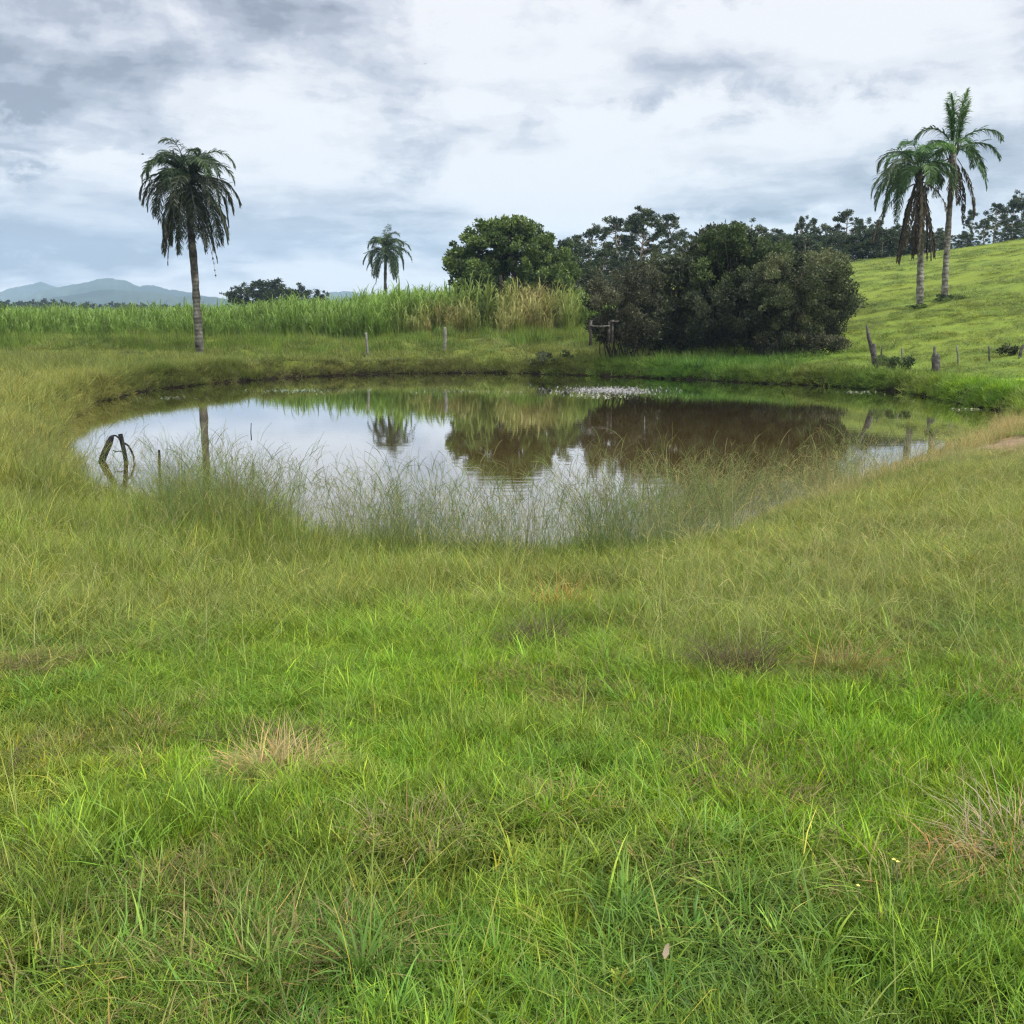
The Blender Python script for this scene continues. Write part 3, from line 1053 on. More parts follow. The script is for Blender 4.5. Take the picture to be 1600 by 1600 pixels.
keep = R.random(len(x)) < np.where(x > .8, .9, .5) * (.3 + fbm(x, y, 2, .8)) * np.where(EARTH(x, y) > .3, .1, 1)
x, y, d = x[keep], y[keep], d[keep]
sow('meadow_stems', 'scattered thin seed stems above the olive meadow grass', 'grass', x, y, d, uni(.60, len(x), .3),
    np.array((.33, .35, .13)) * (.7 + .6 * R.random(len(x)))[:, None], V_stem, rots(len(x), .35))

# --- clumps growing in the shallow water on the right
pts = []
for _ in range(470):
    u = R.random()
    bx = 1010 + 350 * u
    edge = np.interp(bx, [1010, 1100, 1200, 1300, 1360], [812, 800, 790, 762, 742])
    by = edge - abs(R.normal()) * (22 - 6 * u)
    pts.append(on_plane(bx, by, 0))
P = np.array(pts)
V_reed = [stem_mesh('water_grass_%d' % i, M_GRASS, 5, .40, .0042, rg, .20, True) for i in range(6)]
scatter('water_grass', 'tangled brownish grass standing in the shallow water on the right', 'grass',
        np.column_stack([P, np.full(len(P), -.04)]), rots(len(P), .42), uni(1.0, len(P), .4), R.integers(0, 6, len(P)),
        (np.array((.27, .23, .11)) + np.array((-.06, .03, -.02)) * R.random(len(P))[:, None]) * (.5 + .8 * R.random(len(P)))[:, None], V_reed, M_GRASS)

# --- dry tufts on the right shore
V_dry = [tuft_mesh('dry_tuft_%d' % i, M_GRASS, n=60, h=.42, w=.006, spread=.14, lean=.4, curl=.8, rng=rg, seg=4) for i in range(3)]
pts = []
for _ in range(420):
    bx = 1290 + 310 * R.random() ** .6
    by = 764 - (bx - 1300) * .30 + R.normal() * 9
    pts.append(on_plane(bx, by, .25))
P = np.array(pts)
dd = shore_dist(P[:, 0], P[:, 1]); k = (dd > -.3) & (R.random(len(P)) > 1.3 * EARTH(P[:, 0], P[:, 1])); P = P[k]; dd = dd[k]
sow('dry_shore_grass', 'straw coloured dry grass tufts fringing the right shore', 'grass', P[:, 0], P[:, 1], dd, uni(.62, len(P), .45),
    (TAN * .75 + STRAW * .35) * (.7 + .6 * R.random(len(P)))[:, None], V_dry, rots(len(P), .15))

# --- left bank: long golden grass
V_gold = [tuft_mesh('bank_patch_%d' % i, M_GRASS, n=560, h=.46, w=.011, spread=0, lean=.35, curl=.9, rng=rg, seg=3, side=1.25, clump=20, csig=.09) for i in range(5)]
V_goldt = [tuft_mesh('bank_tuft_%d' % i, M_GRASS, n=50, h=.40, w=.011, spread=.2, lean=.4, curl=.9, rng=rg, seg=3) for i in range(4)]
x, y, d = grid(.80, 11.5, 40, -500, 420, dmin=.6)
k = x < -3
x, y, d = x[k], y[k], d[k]
sc = uni(1.0, len(x), .1); sc[:, 2] *= (.34 + .95 * fbm(x, y, 3, .6)) * (1 - .45 * sstep(20, 15, y))
sow('bank_grass', 'long golden green grass on the left bank', 'grass', x, y, d, sc, tinted(x, y, .14), V_gold)
x, y, d = place(14000, 11.5, 40, -100, 420, dmin=.03)
k = (x < -3) & (d < 1.0)
x, y, d = x[k], y[k], d[k]
sow('bank_edge_grass', 'golden green tufts leaning over the left shore', 'grass', x, y, d, uni(.85, len(x), .3), tinted(x, y, .18), V_goldt, rots(len(x), .25))

# --- far bank and pasture
V_far = [tuft_mesh('far_patch_%d' % i, M_GRASS, n=420, h=.24, w=.020, spread=0, lean=.45, curl=.8, rng=rg, seg=2, side=1.3, clump=18, csig=.11) for i in range(6)]
V_fart = [tuft_mesh('far_tuft_%d' % i, M_GRASS, n=34, h=.22, w=.018, spread=.24, lean=.55, curl=.9, rng=rg, seg=2) for i in range(5)]
x, y, d = grid(.85, 26, 58, -240, 1840, dmin=.75)
cx = col_of(x, y)
past = sstep(1180, 1330, cx + (y - 40) * 6)
keep = R.random(len(x)) < (1 - .35 * past) * sstep(62, 50, y + 6 * past) * np.where(cx < 330, sstep(36, 40, y), 1)
x, y, d, past = x[keep], y[keep], d[keep], past[keep]
lush = np.maximum(blob(x, y, 1130, 572, .5, 7.5, 2.6), blob(x, y, 1290, 588, .45, 3.5, 1.4))
hs = (.35 + 1.3 * fbm(x + 3, y, 3, .7)) * (1 - .60 * past) * (1 + .9 * lush)
sc = uni(1.0, len(x), .1); sc[:, 2] *= hs
sow('far_bank_grass', 'rough green grass in hummocks along the far bank and pasture foot', 'grass', x, y, d, sc, tinted(x, y, .12), V_far)
x, y, d = grid(1.5, 46, 98, 850, 1850)
keep = R.random(len(x)) < sstep(860, 1000, col_of(x, y)) * (.3 + .9 * fbm(x * .5, y, 3, .5))
x, y, d = x[keep], y[keep], d[keep]
sc = uni(1.2, len(x), .2); sc[:, 2] *= .36
sow('pasture_grass', 'short grazed grass with ripples over the hillside pasture', 'grass', x, y, d, sc, tinted(x, y, .12), V_far)
x, y, d = grid(.9, 48, 59, -240, 960)
cx = col_of(x, y)
keep = fbm(x * .7, y, 3, .55) > .42
x, y, d = x[keep], y[keep], d[keep]
sc = uni(1.0, len(x), .15); sc[:, 2] *= 2.6 * (.2 + 1.3 * fbm(x + 8, y, 2, .6))
sow('hummock_grass', 'long green grass in rounded hummocks along the foot of the cane', 'grass', x, y, d, sc, tinted(x, y, .2) * np.array((.95, 1.1, .9)), V_far)
# overhanging fringe on the lip of the far shore
tN = 15000
k = R.integers(0, len(POLY), tN); u = R.random(tN)[:, None]
P = POLY[k] * (1 - u) + POLY[(k + 1) % len(POLY)] * u + R.normal(size=(tN, 2)) * .45
dd = shore_dist(P[:, 0], P[:, 1])
m = (dd > .05) & (dd < 1.2) & (P[:, 1] > 24)
P, dd = P[m], dd[m]
c = tinted(P[:, 0], P[:, 1], .2)
lf = (sstep(2, -3, P[:, 0]) * sstep(.8, .3, dd))[:, None]
c = c * (1 - .5 * lf) + np.array((.13, .125, .05)) * .5 * lf
sow('shore_fringe', 'coarse tufts overhanging the dark lip of the far shore', 'grass', P[:, 0], P[:, 1], dd, uni(.9, len(P), .4), c, V_fart, rots(len(P), .35))


# --- sugar cane field
def cane_mesh(name, rng, n=11, h=2.3):
    V = []; Q = []; T = []; C = []
    for i in range(n):
        a = rng.random() * 2 * pi; r = .45 * sqrt(rng.random())
        bx, by = r * cos(a), r * sin(a)
        hh = h * (.62 + .45 * rng.random())
        lx, ly = rng.normal() * .10, rng.normal() * .10
        f = .8 + .4 * rng.random()
        nl = 6
        for j in range(nl):
            z0 = hh * (.18 + .58 * j / nl)
            d = rng.random() * 2 * pi
            L = hh * (.34 + .16 * rng.random()); t = .12 + .28 * rng.random(); cv = 1.1 + rng.random() * 1.1
            p = np.array([bx + lx * z0, by + ly * z0, z0]); k = len(V)
            s = np.array([cos(d + pi / 2), sin(d + pi / 2), 0])
            for q in range(5):
                w = .055 * (1, 1.1, .9, .55, .1)[q]
                V.append(p - s * w / 2); V.append(p + s * w / 2)
                cc_ = np.array([1, 1, 1.]) * f * (.9 + .2 * q / 4)
                C += [cc_, cc_]
                t += cv / 4 * (q / 2)
                p = p + L / 4 * np.array([sin(t) * cos(d), sin(t) * sin(d), cos(t)])
            for q in range(4):
                Q.append((k + 2 * q, k + 2 * q + 1, k + 2 * q + 3, k + 2 * q + 2))
        k = len(V)   # stalk
        s = np.array([1, 0, 0]) if rng.random() < .5 else np.array([0, 1, 0])
        for zz in (0, hh * .7):
            p = np.array([bx + lx * zz, by + ly * zz, zz])
            V.append(p - s * .018); V.append(p + s * .018); C += [np.array([1.1, 1.0, .9]) * f] * 2
        Q.append((k, k + 1, k + 3, k + 2))
    return np_mesh(name, np.array(V), Q, None, mat=M_GRASS, col=np.array(C), smooth=True)


V_cane = [cane_mesh('cane_%d' % i, rg) for i in range(5)]


def cane_front(cx):      # nearest edge of the field by picture column
    return np.interp(cx, [-400, 0, 300, 480, 600, 650, 760, 800, 920], [58, 59, 59.5, 59, 58, 56.5, 55, 55.5, 56])


D = np.sqrt(R.random(15000) * (130 ** 2 - 49 ** 2) + 49 ** 2)
cx = -420 + 1380 * R.random(len(D))
x = (cx - 800) / FPX * D * cos(PITCH)
fr_ = cane_front(cx) + (fbm(x, x * 0, 3, .35) - .5) * 6.0
depth = np.interp(cx, [-400, 300, 640, 720, 800, 880, 930, 960], [90, 90, 60, 26, 18, 12, 6, 3])
keep = (D > fr_) & (D < fr_ + depth) & (R.random(len(D)) < np.where(D < 75, 1, .55))
gap = (cx > 745) & (cx < 775) & (D < 59)
keep &= ~gap
D, x, cx, fr_ = D[keep], x[keep], cx[keep], fr_[keep]
z = ground(x, D)
ct = np.tile(np.array((.165, .265, .045)), (len(x), 1))
dryf = np.clip(np.exp(-((cx - 690) / 50) ** 2) * sstep(5, 1.5, D - fr_) * 1.0 + np.exp(-((cx - 830) / 60) ** 2) * .95, 0, 1)
dryf = dryf * (.55 + .6 * R.random(len(x)))
ct = ct * (1 - dryf[:, None]) + np.array((.33, .285, .10)) * dryf[:, None]
orange = (np.exp(-((cx - 685) / 16) ** 2) * sstep(2.5, .8, D - fr_) > .4)
ct[orange] = ct[orange] * .4 + np.array((.30, .19, .07)) * .6
ct *= (.8 + .4 * R.random(len(x)))[:, None]
ct *= (.85 + .3 * fbm(x, D, 3, .12))[:, None]
hs = np.interp(cx, [-400, 200, 330, 520, 640, 700, 760, 850, 930], [.80, .82, .88, 1.00, 1.08, 1.10, 1.06, .92, .72]) * (.80 + .40 * fbm(x, D, 3, .3)) * (.78 + .22 * sstep(0, 2.5, D - fr_))
scatter('sugar_cane', 'field of tall green sugar cane beyond the pond, straw coloured at its right end', 'sugar cane', np.stack([x, D, z], 1), rots(len(x), .05),
        uni(1.0, len(x), .2) * hs[:, None], R.integers(0, 5, len(x)), ct, V_cane, M_GRASS)


# ------------------------------------------------------------------ LEAFY CROWNS
def leaf_cloud(clumps, n, size, rng, pal, aspect=.55, shell=.45, up=.3, jit=.25):
    """n diamond leaves in the clumps (cx,cy,cz,rx,ry,rz[,tone]); returns V,Q,C"""
    cl = np.array([c[:6] for c in clumps], float)
    tone = np.array([c[6] if len(c) > 6 else rng.random() for c in clumps])
    wgt = (cl[:, 3] * cl[:, 4] * cl[:, 5]) ** (2 / 3)
    ids = rng.choice(len(cl), n, p=wgt / wgt.sum())
    dv = rng.normal(size=(n, 3)); dv /= np.linalg.norm(dv, axis=1)[:, None]
    rad = (shell + (1 - shell) * rng.random(n)) * (1 + jit * (rng.random(n) - .6))
    C0 = cl[ids, :3] + dv * cl[ids, 3:6] * rad[:, None]
    ax = dv * .7 + rng.normal(size=(n, 3)) * .6; ax[:, 2] += up
    ax /= np.linalg.norm(ax, axis=1)[:, None]
    sd = np.cross(ax, rng.normal(size=(n, 3))); sd /= np.linalg.norm(sd, axis=1)[:, None] + 1e-9
    L = size * (.6 + .8 * rng.random(n))[:, None]
    W = L * aspect
    V = np.stack([C0 - ax * L * .5, C0 + sd * W * .5, C0 + ax * L * .5, C0 - sd * W * .5], 1).reshape(-1, 3)
    Q = np.arange(n * 4).reshape(-1, 4)
    pal = np.array(pal)
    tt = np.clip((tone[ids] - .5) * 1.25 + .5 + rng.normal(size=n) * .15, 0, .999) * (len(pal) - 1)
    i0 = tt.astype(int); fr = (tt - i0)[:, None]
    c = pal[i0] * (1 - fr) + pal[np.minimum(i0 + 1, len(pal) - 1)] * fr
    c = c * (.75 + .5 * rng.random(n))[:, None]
    return V, Q, np.repeat(c, 4, axis=0)


def crown(name, clumps, n, size, rng, pal, parent, mat=None, **kw):
    V, Q, C = leaf_cloud(clumps, n, size, rng, pal, **kw)
    return obj(name, np_mesh(name, V, Q, None, mat or M_LEAF, C), parent)


def limb(mb, a, b_, r0, r1, rng, n=6, wob=.12, seg=6):
    a = np.array(a, float); b_ = np.array(b_, float)
    L = np.linalg.norm(b_ - a)
    P = [a + (b_ - a) * t + rng.normal(size=3) * wob * L * .2 * sin(pi * t) for t in np.linspace(0, 1, n)]
    mb.tube(P, np.linspace(r0, r1, n), seg)


def shell_clumps(c, r, k, cr, rng, low=-.5, flat=1.0):
    """k small clumps over an ellipsoid"""
    out = []
    c = np.array(c, float); r = np.array(r, float)
    while len(out) < k:
        v = rng.normal(size=3); v /= np.linalg.norm(v)
        if v[2] < low: continue
        q = c + v * r * (.55 + .45 * rng.random() ** .4)
        s = cr * (.6 + .8 * rng.random())
        out.append((*q, s, s, s * .8 * flat, .15 + .6 * rng.random() + .2 * v[2]))  # upper clumps lighter, lower ones darker: top light put into the leaf colour
    return out


# --- the broad round tree behind the cane
def round_tree():
    D = 66.0
    bx = at(795, D, 2); bz = g1(bx, D)
    rng = np.random.default_rng(21)
    t = empty('broadleaf_tree', (bx, D, bz))
    tag(t, 'broad round dark green tree standing behind the yellowing cane', 'tree')
    mb = MB()
    cl = []
    s = D / FPX
    H = z_at(338, D) - bz
    # lobes (column, row, radius px)
    for (px, py, rp) in [(795, 395, 52), (745, 400, 40), (770, 375, 32), (825, 375, 34), (860, 405, 38), (880, 425, 24), (725, 415, 24),
                         (800, 430, 46), (745, 440, 30), (845, 440, 34), (795, 368, 22), (730, 390, 20), (812, 360, 14), (765, 362, 14),
                         (730, 440, 22), (770, 455, 30), (820, 455, 30), (875, 445, 22), (790, 400, 44), (815, 400, 40), (840, 395, 30), (800, 380, 36)]:
        c = (at(px, D, 4) - bx, rng.normal() * 1.0, z_at(py, D) - bz)
        rr = rp * s
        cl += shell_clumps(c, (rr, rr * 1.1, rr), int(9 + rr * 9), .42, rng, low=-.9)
        limb(mb, (rng.normal() * .3, 0, .6), c, .14, .04, rng)
    for k in range(4):
        limb(mb, (rng.normal() * .25, rng.normal() * .2, -.2), (rng.normal() * 1.2, rng.normal() * .6, 3.0), .22, .1, rng)
    mb.build('trunk', M_BARK, t)
    crown('crown', cl, 52000, .21, rng, [(.024, .045, .012), (.055, .095, .022), (.10, .155, .035), (.16, .22, .05)], t)


round_tree()

# --- the mass of bushes on the far bank
BUSH_PAL_D = [(0.014, 0.02, 0.01), (0.03, 0.042, 0.018), (0.06, 0.078, 0.032), (0.11, 0.13, 0.06)]
BUSH_PAL_G = [(0.016, 0.03, 0.01), (0.04, 0.068, 0.02), (0.08, 0.122, 0.034), (0.12, 0.17, 0.05)]
BUSH_PAL_B = [(0.018, 0.022, 0.012), (0.044, 0.052, 0.026), (0.088, 0.096, 0.048), (0.16, 0.165, 0.09)]
BUSH_PAL_Y = [(0.018, 0.028, 0.012), (0.05, 0.068, 0.026), (0.105, 0.13, 0.048), (0.18, 0.2, 0.09)]


def bush(label, D, lobes, n, size, pal, seed, cat='bush', aspect=.4, name='shrub', twigs=14, cr=.32):
    rng = np.random.default_rng(seed)
    mx_ = np.mean([l[0] for l in lobes])
    bx = at(mx_, D, 1); bz = g1(bx, D)
    t = empty(name, (bx, D, bz))
    tag(t, label, cat, 'bushes in the thicket on the far bank')
    s = D / FPX
    cl = []; mb = MB()
    for (px, py, rp) in lobes:
        dy = rng.normal() * .5
        c = (at(px, D, 1) - bx, dy, z_at(py, D) - bz)
        rr = rp * s * .92
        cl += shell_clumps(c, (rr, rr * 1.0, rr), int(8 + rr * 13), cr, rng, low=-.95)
        for k in range(2):
            limb(mb, (c[0] * .55 + rng.normal() * .3, dy * .3, -.1), np.array(c) + rng.normal(size=3) * rr * .5, .03, .01, rng, seg=5)
    for k in range(twigs):   # bare twigs poking out
        l = lobes[rng.integers(len(lobes))]
        c = np.array((at(l[0], D, 1) - bx, 0, z_at(l[1], D) - bz)); rr = l[2] * s
        v = rng.normal(size=3); v[2] = abs(v[2]) * .6; v[1] = -abs(v[1]); v /= np.linalg.norm(v)
        limb(mb, c + v * rr * .3, c + v * rr * (1.12 + .2 * rng.random()), .022, .008, rng, seg=4)
    mb.tube([(-1.2, 0, -.35), (0, 0, -.3), (1.2, 0, -.35)], .1, 5)
    mb.build('branches', M_DARKBARK, t)
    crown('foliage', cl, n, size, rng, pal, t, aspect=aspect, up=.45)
    return t


bush('leftmost bush of the thicket, greyish brown and low beside the rail', 43.5,
     [(945, 445, 26), (932, 462, 18), (975, 465, 32), (940, 480, 22), (1000, 440, 30), (965, 505, 20), (1000, 490, 34), (985, 512, 20), (1010, 520, 20), (955, 512, 16), (935, 505, 14), (975, 524, 14), (945, 520, 12), (1000, 526, 14)], 26000, .12, BUSH_PAL_B, 31)
bush('dark olive bush second from left in the thicket', 44.5,
     [(1030, 425, 26), (1045, 450, 40), (1060, 490, 42), (1020, 470, 30), (1060, 420, 20), (1075, 515, 24), (1015, 512, 18), (1040, 530, 18), (1075, 540, 16)], 17000, .12, BUSH_PAL_D, 32)
bush('tall green topped bush at the middle of the thicket', 45.5,
     [(1110, 400, 28), (1130, 375, 20), (1140, 420, 40), (1175, 395, 28), (1095, 440, 40), (1150, 365, 11), (1103, 376, 12), (1200, 400, 26)], 15000, .13, BUSH_PAL_G, 33)
bush('brown black bush low in the middle of the thicket', 43.2,
     [(1110, 480, 42), (1150, 470, 44), (1130, 520, 26), (1095, 520, 20), (1170, 520, 30)], 15000, .11, BUSH_PAL_D, 34)
bush('pale twiggy grey green bush right of the middle of the thicket', 42.6,
     [(1215, 445, 46), (1240, 480, 40), (1190, 480, 38), (1225, 515, 34), (1260, 440, 30), (1200, 425, 22)], 19000, .11, BUSH_PAL_Y, 35, twigs=40)
bush('rightmost tall bush of the thicket with light green edge beside the pasture', 44.0,
     [(1290, 420, 28), (1305, 445, 32), (1285, 480, 42), (1310, 475, 26), (1270, 415, 24), (1290, 520, 26), (1318, 430, 18)], 15000, .115, BUSH_PAL_Y, 36)
bush('small leafy dark bush at the right foot of the thicket', 41.8,
     [(1255, 535, 24), (1285, 545, 20), (1230, 540, 20), (1302, 540, 14), (1195, 540, 16)], 8000, .11, BUSH_PAL_B, 37)
# added dark foliage, its palette dimmed to paint shade into the thicket's gaps
bush('added dark foliage behind the thicket, painted shade for its gaps', 47.2,
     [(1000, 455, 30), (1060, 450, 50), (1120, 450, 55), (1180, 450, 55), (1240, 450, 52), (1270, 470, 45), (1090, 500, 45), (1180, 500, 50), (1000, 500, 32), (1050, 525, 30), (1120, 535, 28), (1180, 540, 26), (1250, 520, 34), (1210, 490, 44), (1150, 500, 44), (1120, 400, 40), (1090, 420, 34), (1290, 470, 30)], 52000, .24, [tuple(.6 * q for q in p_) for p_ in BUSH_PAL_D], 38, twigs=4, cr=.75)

# --- trees behind the thicket: eucalypts with open crowns
EUC_PAL = [(.022, .040, .018), (.042, .070, .030), (.070, .100, .044), (.10, .125, .058)]
DARK_PAL = [(.012, .022, .010), (.022, .040, .015), (.040, .066, .022), (.055, .085, .028)]


def open_tree_meshes(seed, H, W, k, n, size, pal, cr=.5, base=.3, dense=False):
    """trunk and crown meshes of a tree H high and W wide with clumps at limb ends"""
    rng = np.random.default_rng(seed)
    mb = MB(); cl = []
    top = np.array((rng.normal() * .04 * H, rng.normal() * .04 * H, H * .93))
    P = [np.array((0, 0, -.4)), np.array((rng.normal() * .02 * H, 0, H * .35)), np.array((rng.normal() * .04 * H, rng.normal() * .03 * H, H * .65)), top]
    Pi = np.array([[np.interp(t, [0, .38, .68, 1], [p[a] for p in P]) for a in range(3)] for t in np.linspace(0, 1, 12)])
    mb.tube(Pi, np.linspace(.022 * H, .006 * H, 12), 7)
    for i in range(k):
        u = base + (1 - base) * (i + rng.random()) / k
        p = Pi[min(11, int(u * 11))]
        a = rng.random() * 2 * pi
        prof = sin(pi * min(1, max(0.08, (u - base) / (1.02 - base))) ** .75) ** .6
        r = W * .5 * prof * (.45 + .55 * rng.random())
        q = p + np.array((cos(a) * r, sin(a) * r, H * (.04 + .08 * rng.random())))
        q[2] = min(q[2], H * .97)
        limb(mb, p, q, .007 * H, .003 * H, rng, 5, .2, 5)
        s = cr * (.6 + .8 * rng.random())
        cl.append((*q, s, s, s * .7, rng.random()))
        for m in range(2):
            q2 = q + rng.normal(size=3) * np.array((1, 1, .5)) * s * 1.1
            s2 = s * (.45 + .4 * rng.random())
            cl.append((*q2, s2, s2, s2 * .75, rng.random()))
    V, Q, C = leaf_cloud(cl, n, size, rng, pal, aspect=.45, shell=.25, up=-.2)
    tm = np_mesh('trunk', np.concatenate(mb.V), np.concatenate(mb.Q), np.concatenate(mb.T), M_PALEBARK, np.concatenate(mb.C), True)
    cm = np_mesh('crown', V, Q, None, M_LEAF, C)
    return tm, cm


T_EUC = [open_tree_meshes(51 + i, 10, 5.6, 30, 6500, .28, EUC_PAL, .62, .34) for i in range(4)]
T_DEN = [open_tree_meshes(61 + i, 7, 6.5, 42, 6500, .28, DARK_PAL, .80, .10) for i in range(3)]
T_FAR = [open_tree_meshes(71 + i, 8, 5.0, 20, 1500, .75, [tuple(.6 * q for q in p_) for p_ in DARK_PAL], .9, .12) for i in range(3)]
T_SCR = [open_tree_meshes(81 + i, 5, 4.2, 18, 3600, .24, [tuple(.75 * q for q in p_) for p_ in DARK_PAL], .55, .15) for i in range(3)]


def put_tree(kind, var, px, D, top_py, label, group, wscale=1.0, zb=None, name='tree', cat='tree', seed=0):
    tm, cm = kind[var % len(kind)]
    x = at(px, D, 5); z = g1(x, D) if zb is None else zb
    H = {id(T_EUC): 10, id(T_DEN): 7, id(T_FAR): 8, id(T_SCR): 5}[id(kind)]
    s = (z_at(top_py, D) - z) / H
    t = empty(name, (x, D, z), seed * 1.7 + px * .37)
    t.scale = (s * wscale, s * wscale, s)
    tag(t, label, cat, group)
    obj('trunk', tm, t); obj('crown', cm, t)
    return t


rt = np.random.default_rng(5)
# open eucalypts left of the thicket top
for k, (px, D, top, ws, lb) in enumerate([
        (925, 92, 352, 1.0, 'slender eucalypt with a ragged crown just right of the round tree'),
        (962, 95, 340, 1.0, 'open eucalypt left of the tallest one behind the thicket'),
        (1002, 92, 324, 1.15, 'tallest open crowned eucalypt behind the left end of the thicket'),
        (1040, 95, 334, 1.1, 'wide grey green eucalypt right of the tallest one behind the thicket'),
        (1066, 98, 358, 1.0, 'lower eucalypt at the right end of the clump behind the thicket'),
        (985, 98, 345, 1.1, 'eucalypt half hidden in the middle of the clump behind the thicket')]):
    put_tree(T_EUC, k, px, D, top, lb, 'eucalypts behind the thicket', ws, name='eucalypt_tree', seed=k)
for k, (px, D, top, ws, lb) in enumerate([
        (905, 80, 383, 1.0, 'dark bushy tree in the gap right of the round tree'),
        (940, 82, 388, 1.2, 'bright green bushy tree in front of the eucalypts'),
        (890, 84, 372, .9, 'dark tree peeping over the right shoulder of the round tree'),
        (975, 84, 400, 1.2, 'low dark tree under the tallest eucalypt'),
        (1030, 84, 395, 1.2, 'low bushy tree just above the left part of the thicket'),
        (1080, 86, 392, 1.1, 'low bushy tree above the middle of the thicket')]):
    put_tree(T_DEN, k, px, D, top, lb, 'bushy trees behind the thicket', ws, name='bushy_tree', seed=k + 10)
for k in range(11):
    px = 885 + k * 20 + rt.normal() * 4
    put_tree(T_DEN, k, px, 88 + 3 * rt.random(), 415 + rt.normal() * 6, 'low dark tree filling the gap between the round tree and the thicket', 'low dark trees right of the round tree', 1.5,
             name='hedge_tree', seed=k + 120)
# skyline row above the thicket and the pasture
row = [(1105, 102, 352, 0), (1128, 104, 350, 0), (1150, 100, 344, 0), (1185, 104, 352, 0), (1212, 106, 358, 0), (1246, 108, 338, 0), (1262, 108, 340, 0),
       (1285, 106, 350, 0), (1318, 104, 330, 0), (1338, 106, 343, 0), (1362, 108, 343, 0), (1392, 110, 350, 0), (1422, 110, 352, 0),
       (1462, 112, 356, 0), (1507, 116, 328, 0), (1545, 120, 318, 0), (1572, 122, 306, 0), (1592, 120, 297, 0), (1625, 120, 300, 0), (1530, 118, 340, 0),
       (1660, 118, 310, 0)]
desc = ['thin ragged tree on the skyline', 'skyline tree with split crown', 'tall skyline tree', 'narrow skyline tree', 'small skyline tree', 'spindly skyline tree with two tufts',
        'spindly skyline tree', 'full skyline tree']
ORD = ['leftmost', 'second from the left', 'third from the left', 'fourth from the left', 'fifth from the left', 'sixth from the left', 'third from the right', 'second from the right', 'rightmost']
cnt = {}
for k, (px, D, top, _) in enumerate(sorted(row)):
    side = 'above the thicket' if px < 1330 else ('left of the twin palms' if px < 1430 else ('behind the twin palms' if px < 1500 else 'by the right edge'))
    n_in = sum(1 for r_ in row if (0 if r_[0] < 1330 else 1 if r_[0] < 1430 else 2 if r_[0] < 1500 else 3) == (0 if px < 1330 else 1 if px < 1430 else 2 if px < 1500 else 3))
    i_ = cnt.get(side, 0); cnt[side] = i_ + 1
    oname = 'only' if n_in == 1 else ('leftmost' if i_ == 0 else 'rightmost' if i_ == n_in - 1 else ['', 'second', 'third', 'fourth', 'fifth', 'sixth', 'seventh', 'eighth'][i_] + ' from left')
    put_tree(T_EUC, k + 1, px, D, top, '%s of the open grey green skyline trees %s' % (oname, side), 'skyline trees ' + side, (.62 if px in (1246, 1262, 1507) else .95) + .1 * rt.random(),
             name='skyline_tree', seed=k + 20)
for k in range(40):
    px = 1095 + k * 14.5 + rt.normal() * 5
    D = 97 + rt.random() * 5
    top = np.interp(px, [1100, 1200, 1330, 1400, 1440, 1500, 1540, 1600, 1680], [372, 372, 366, 356, 366, 366, 374, 346, 340]) + rt.normal() * 4
    side = 'above the thicket' if px < 1330 else ('behind the twin palms' if px < 1500 else 'at the right edge')
    put_tree(T_DEN, k, px, D, top, 'dark rounded tree in the hedge on the ridge %s' % side, 'dark hedge trees ' + side, 1.25, name='hedge_tree', seed=k + 40)

SMN = dict(zip(sorted([364, 382, 400, 420, 436, 408, 428, 446, 466, 480, 499]), ['leftmost', 'second from left', 'third from left', 'fourth from left', 'fifth from left', 'middle one',
           'fifth from right', 'fourth from right', 'third from right', 'second from right', 'rightmost']))
# --- clump of small trees beyond the cane on the left, and small ones by the far palm
for k, (px, D, top, ws) in enumerate([(364, 150, 455, .7), (382, 150, 446, .8), (400, 152, 447, .9), (420, 152, 437, 1.0), (436, 152, 440, 1.0), (408, 150, 452, 1.2),
                                      (428, 150, 450, 1.2), (446, 150, 457, 1.0), (466, 155, 446, .9), (480, 155, 453, .9), (499, 155, 459, .7)]):
    put_tree(T_SCR, k, px, D, top, '%s of the small dark trees over the cane right of the large palm' % SMN[px], 'small trees over the cane', ws * 1.25,
             name='small_tree', seed=k + 70)
for k, (px, top) in enumerate([(592, 461), (608, 462), (632, 456), (640, 459)]):
    put_tree(T_SCR, k, px, 140, top, 'tiny dark treetop peeping over the cane beside the far palm', 'treetops beside the far palm', .9, name='small_tree', seed=k + 90)
# far plantation line
for k in range(58):
    px = -40 + k * 5.9 + rt.normal() * 1.5
    D = 400 + rt.random() * 40
    put_tree(T_FAR, k, px, D, np.interp(px, [-40, 75, 120, 285, 330], [472, 471, 474, 478, 480]) + rt.normal() * 1.6, 'small dark tree in the plantation line along the horizon',
             'plantation trees on the horizon', .8, zb=-1.0, name='plantation_tree', seed=k)


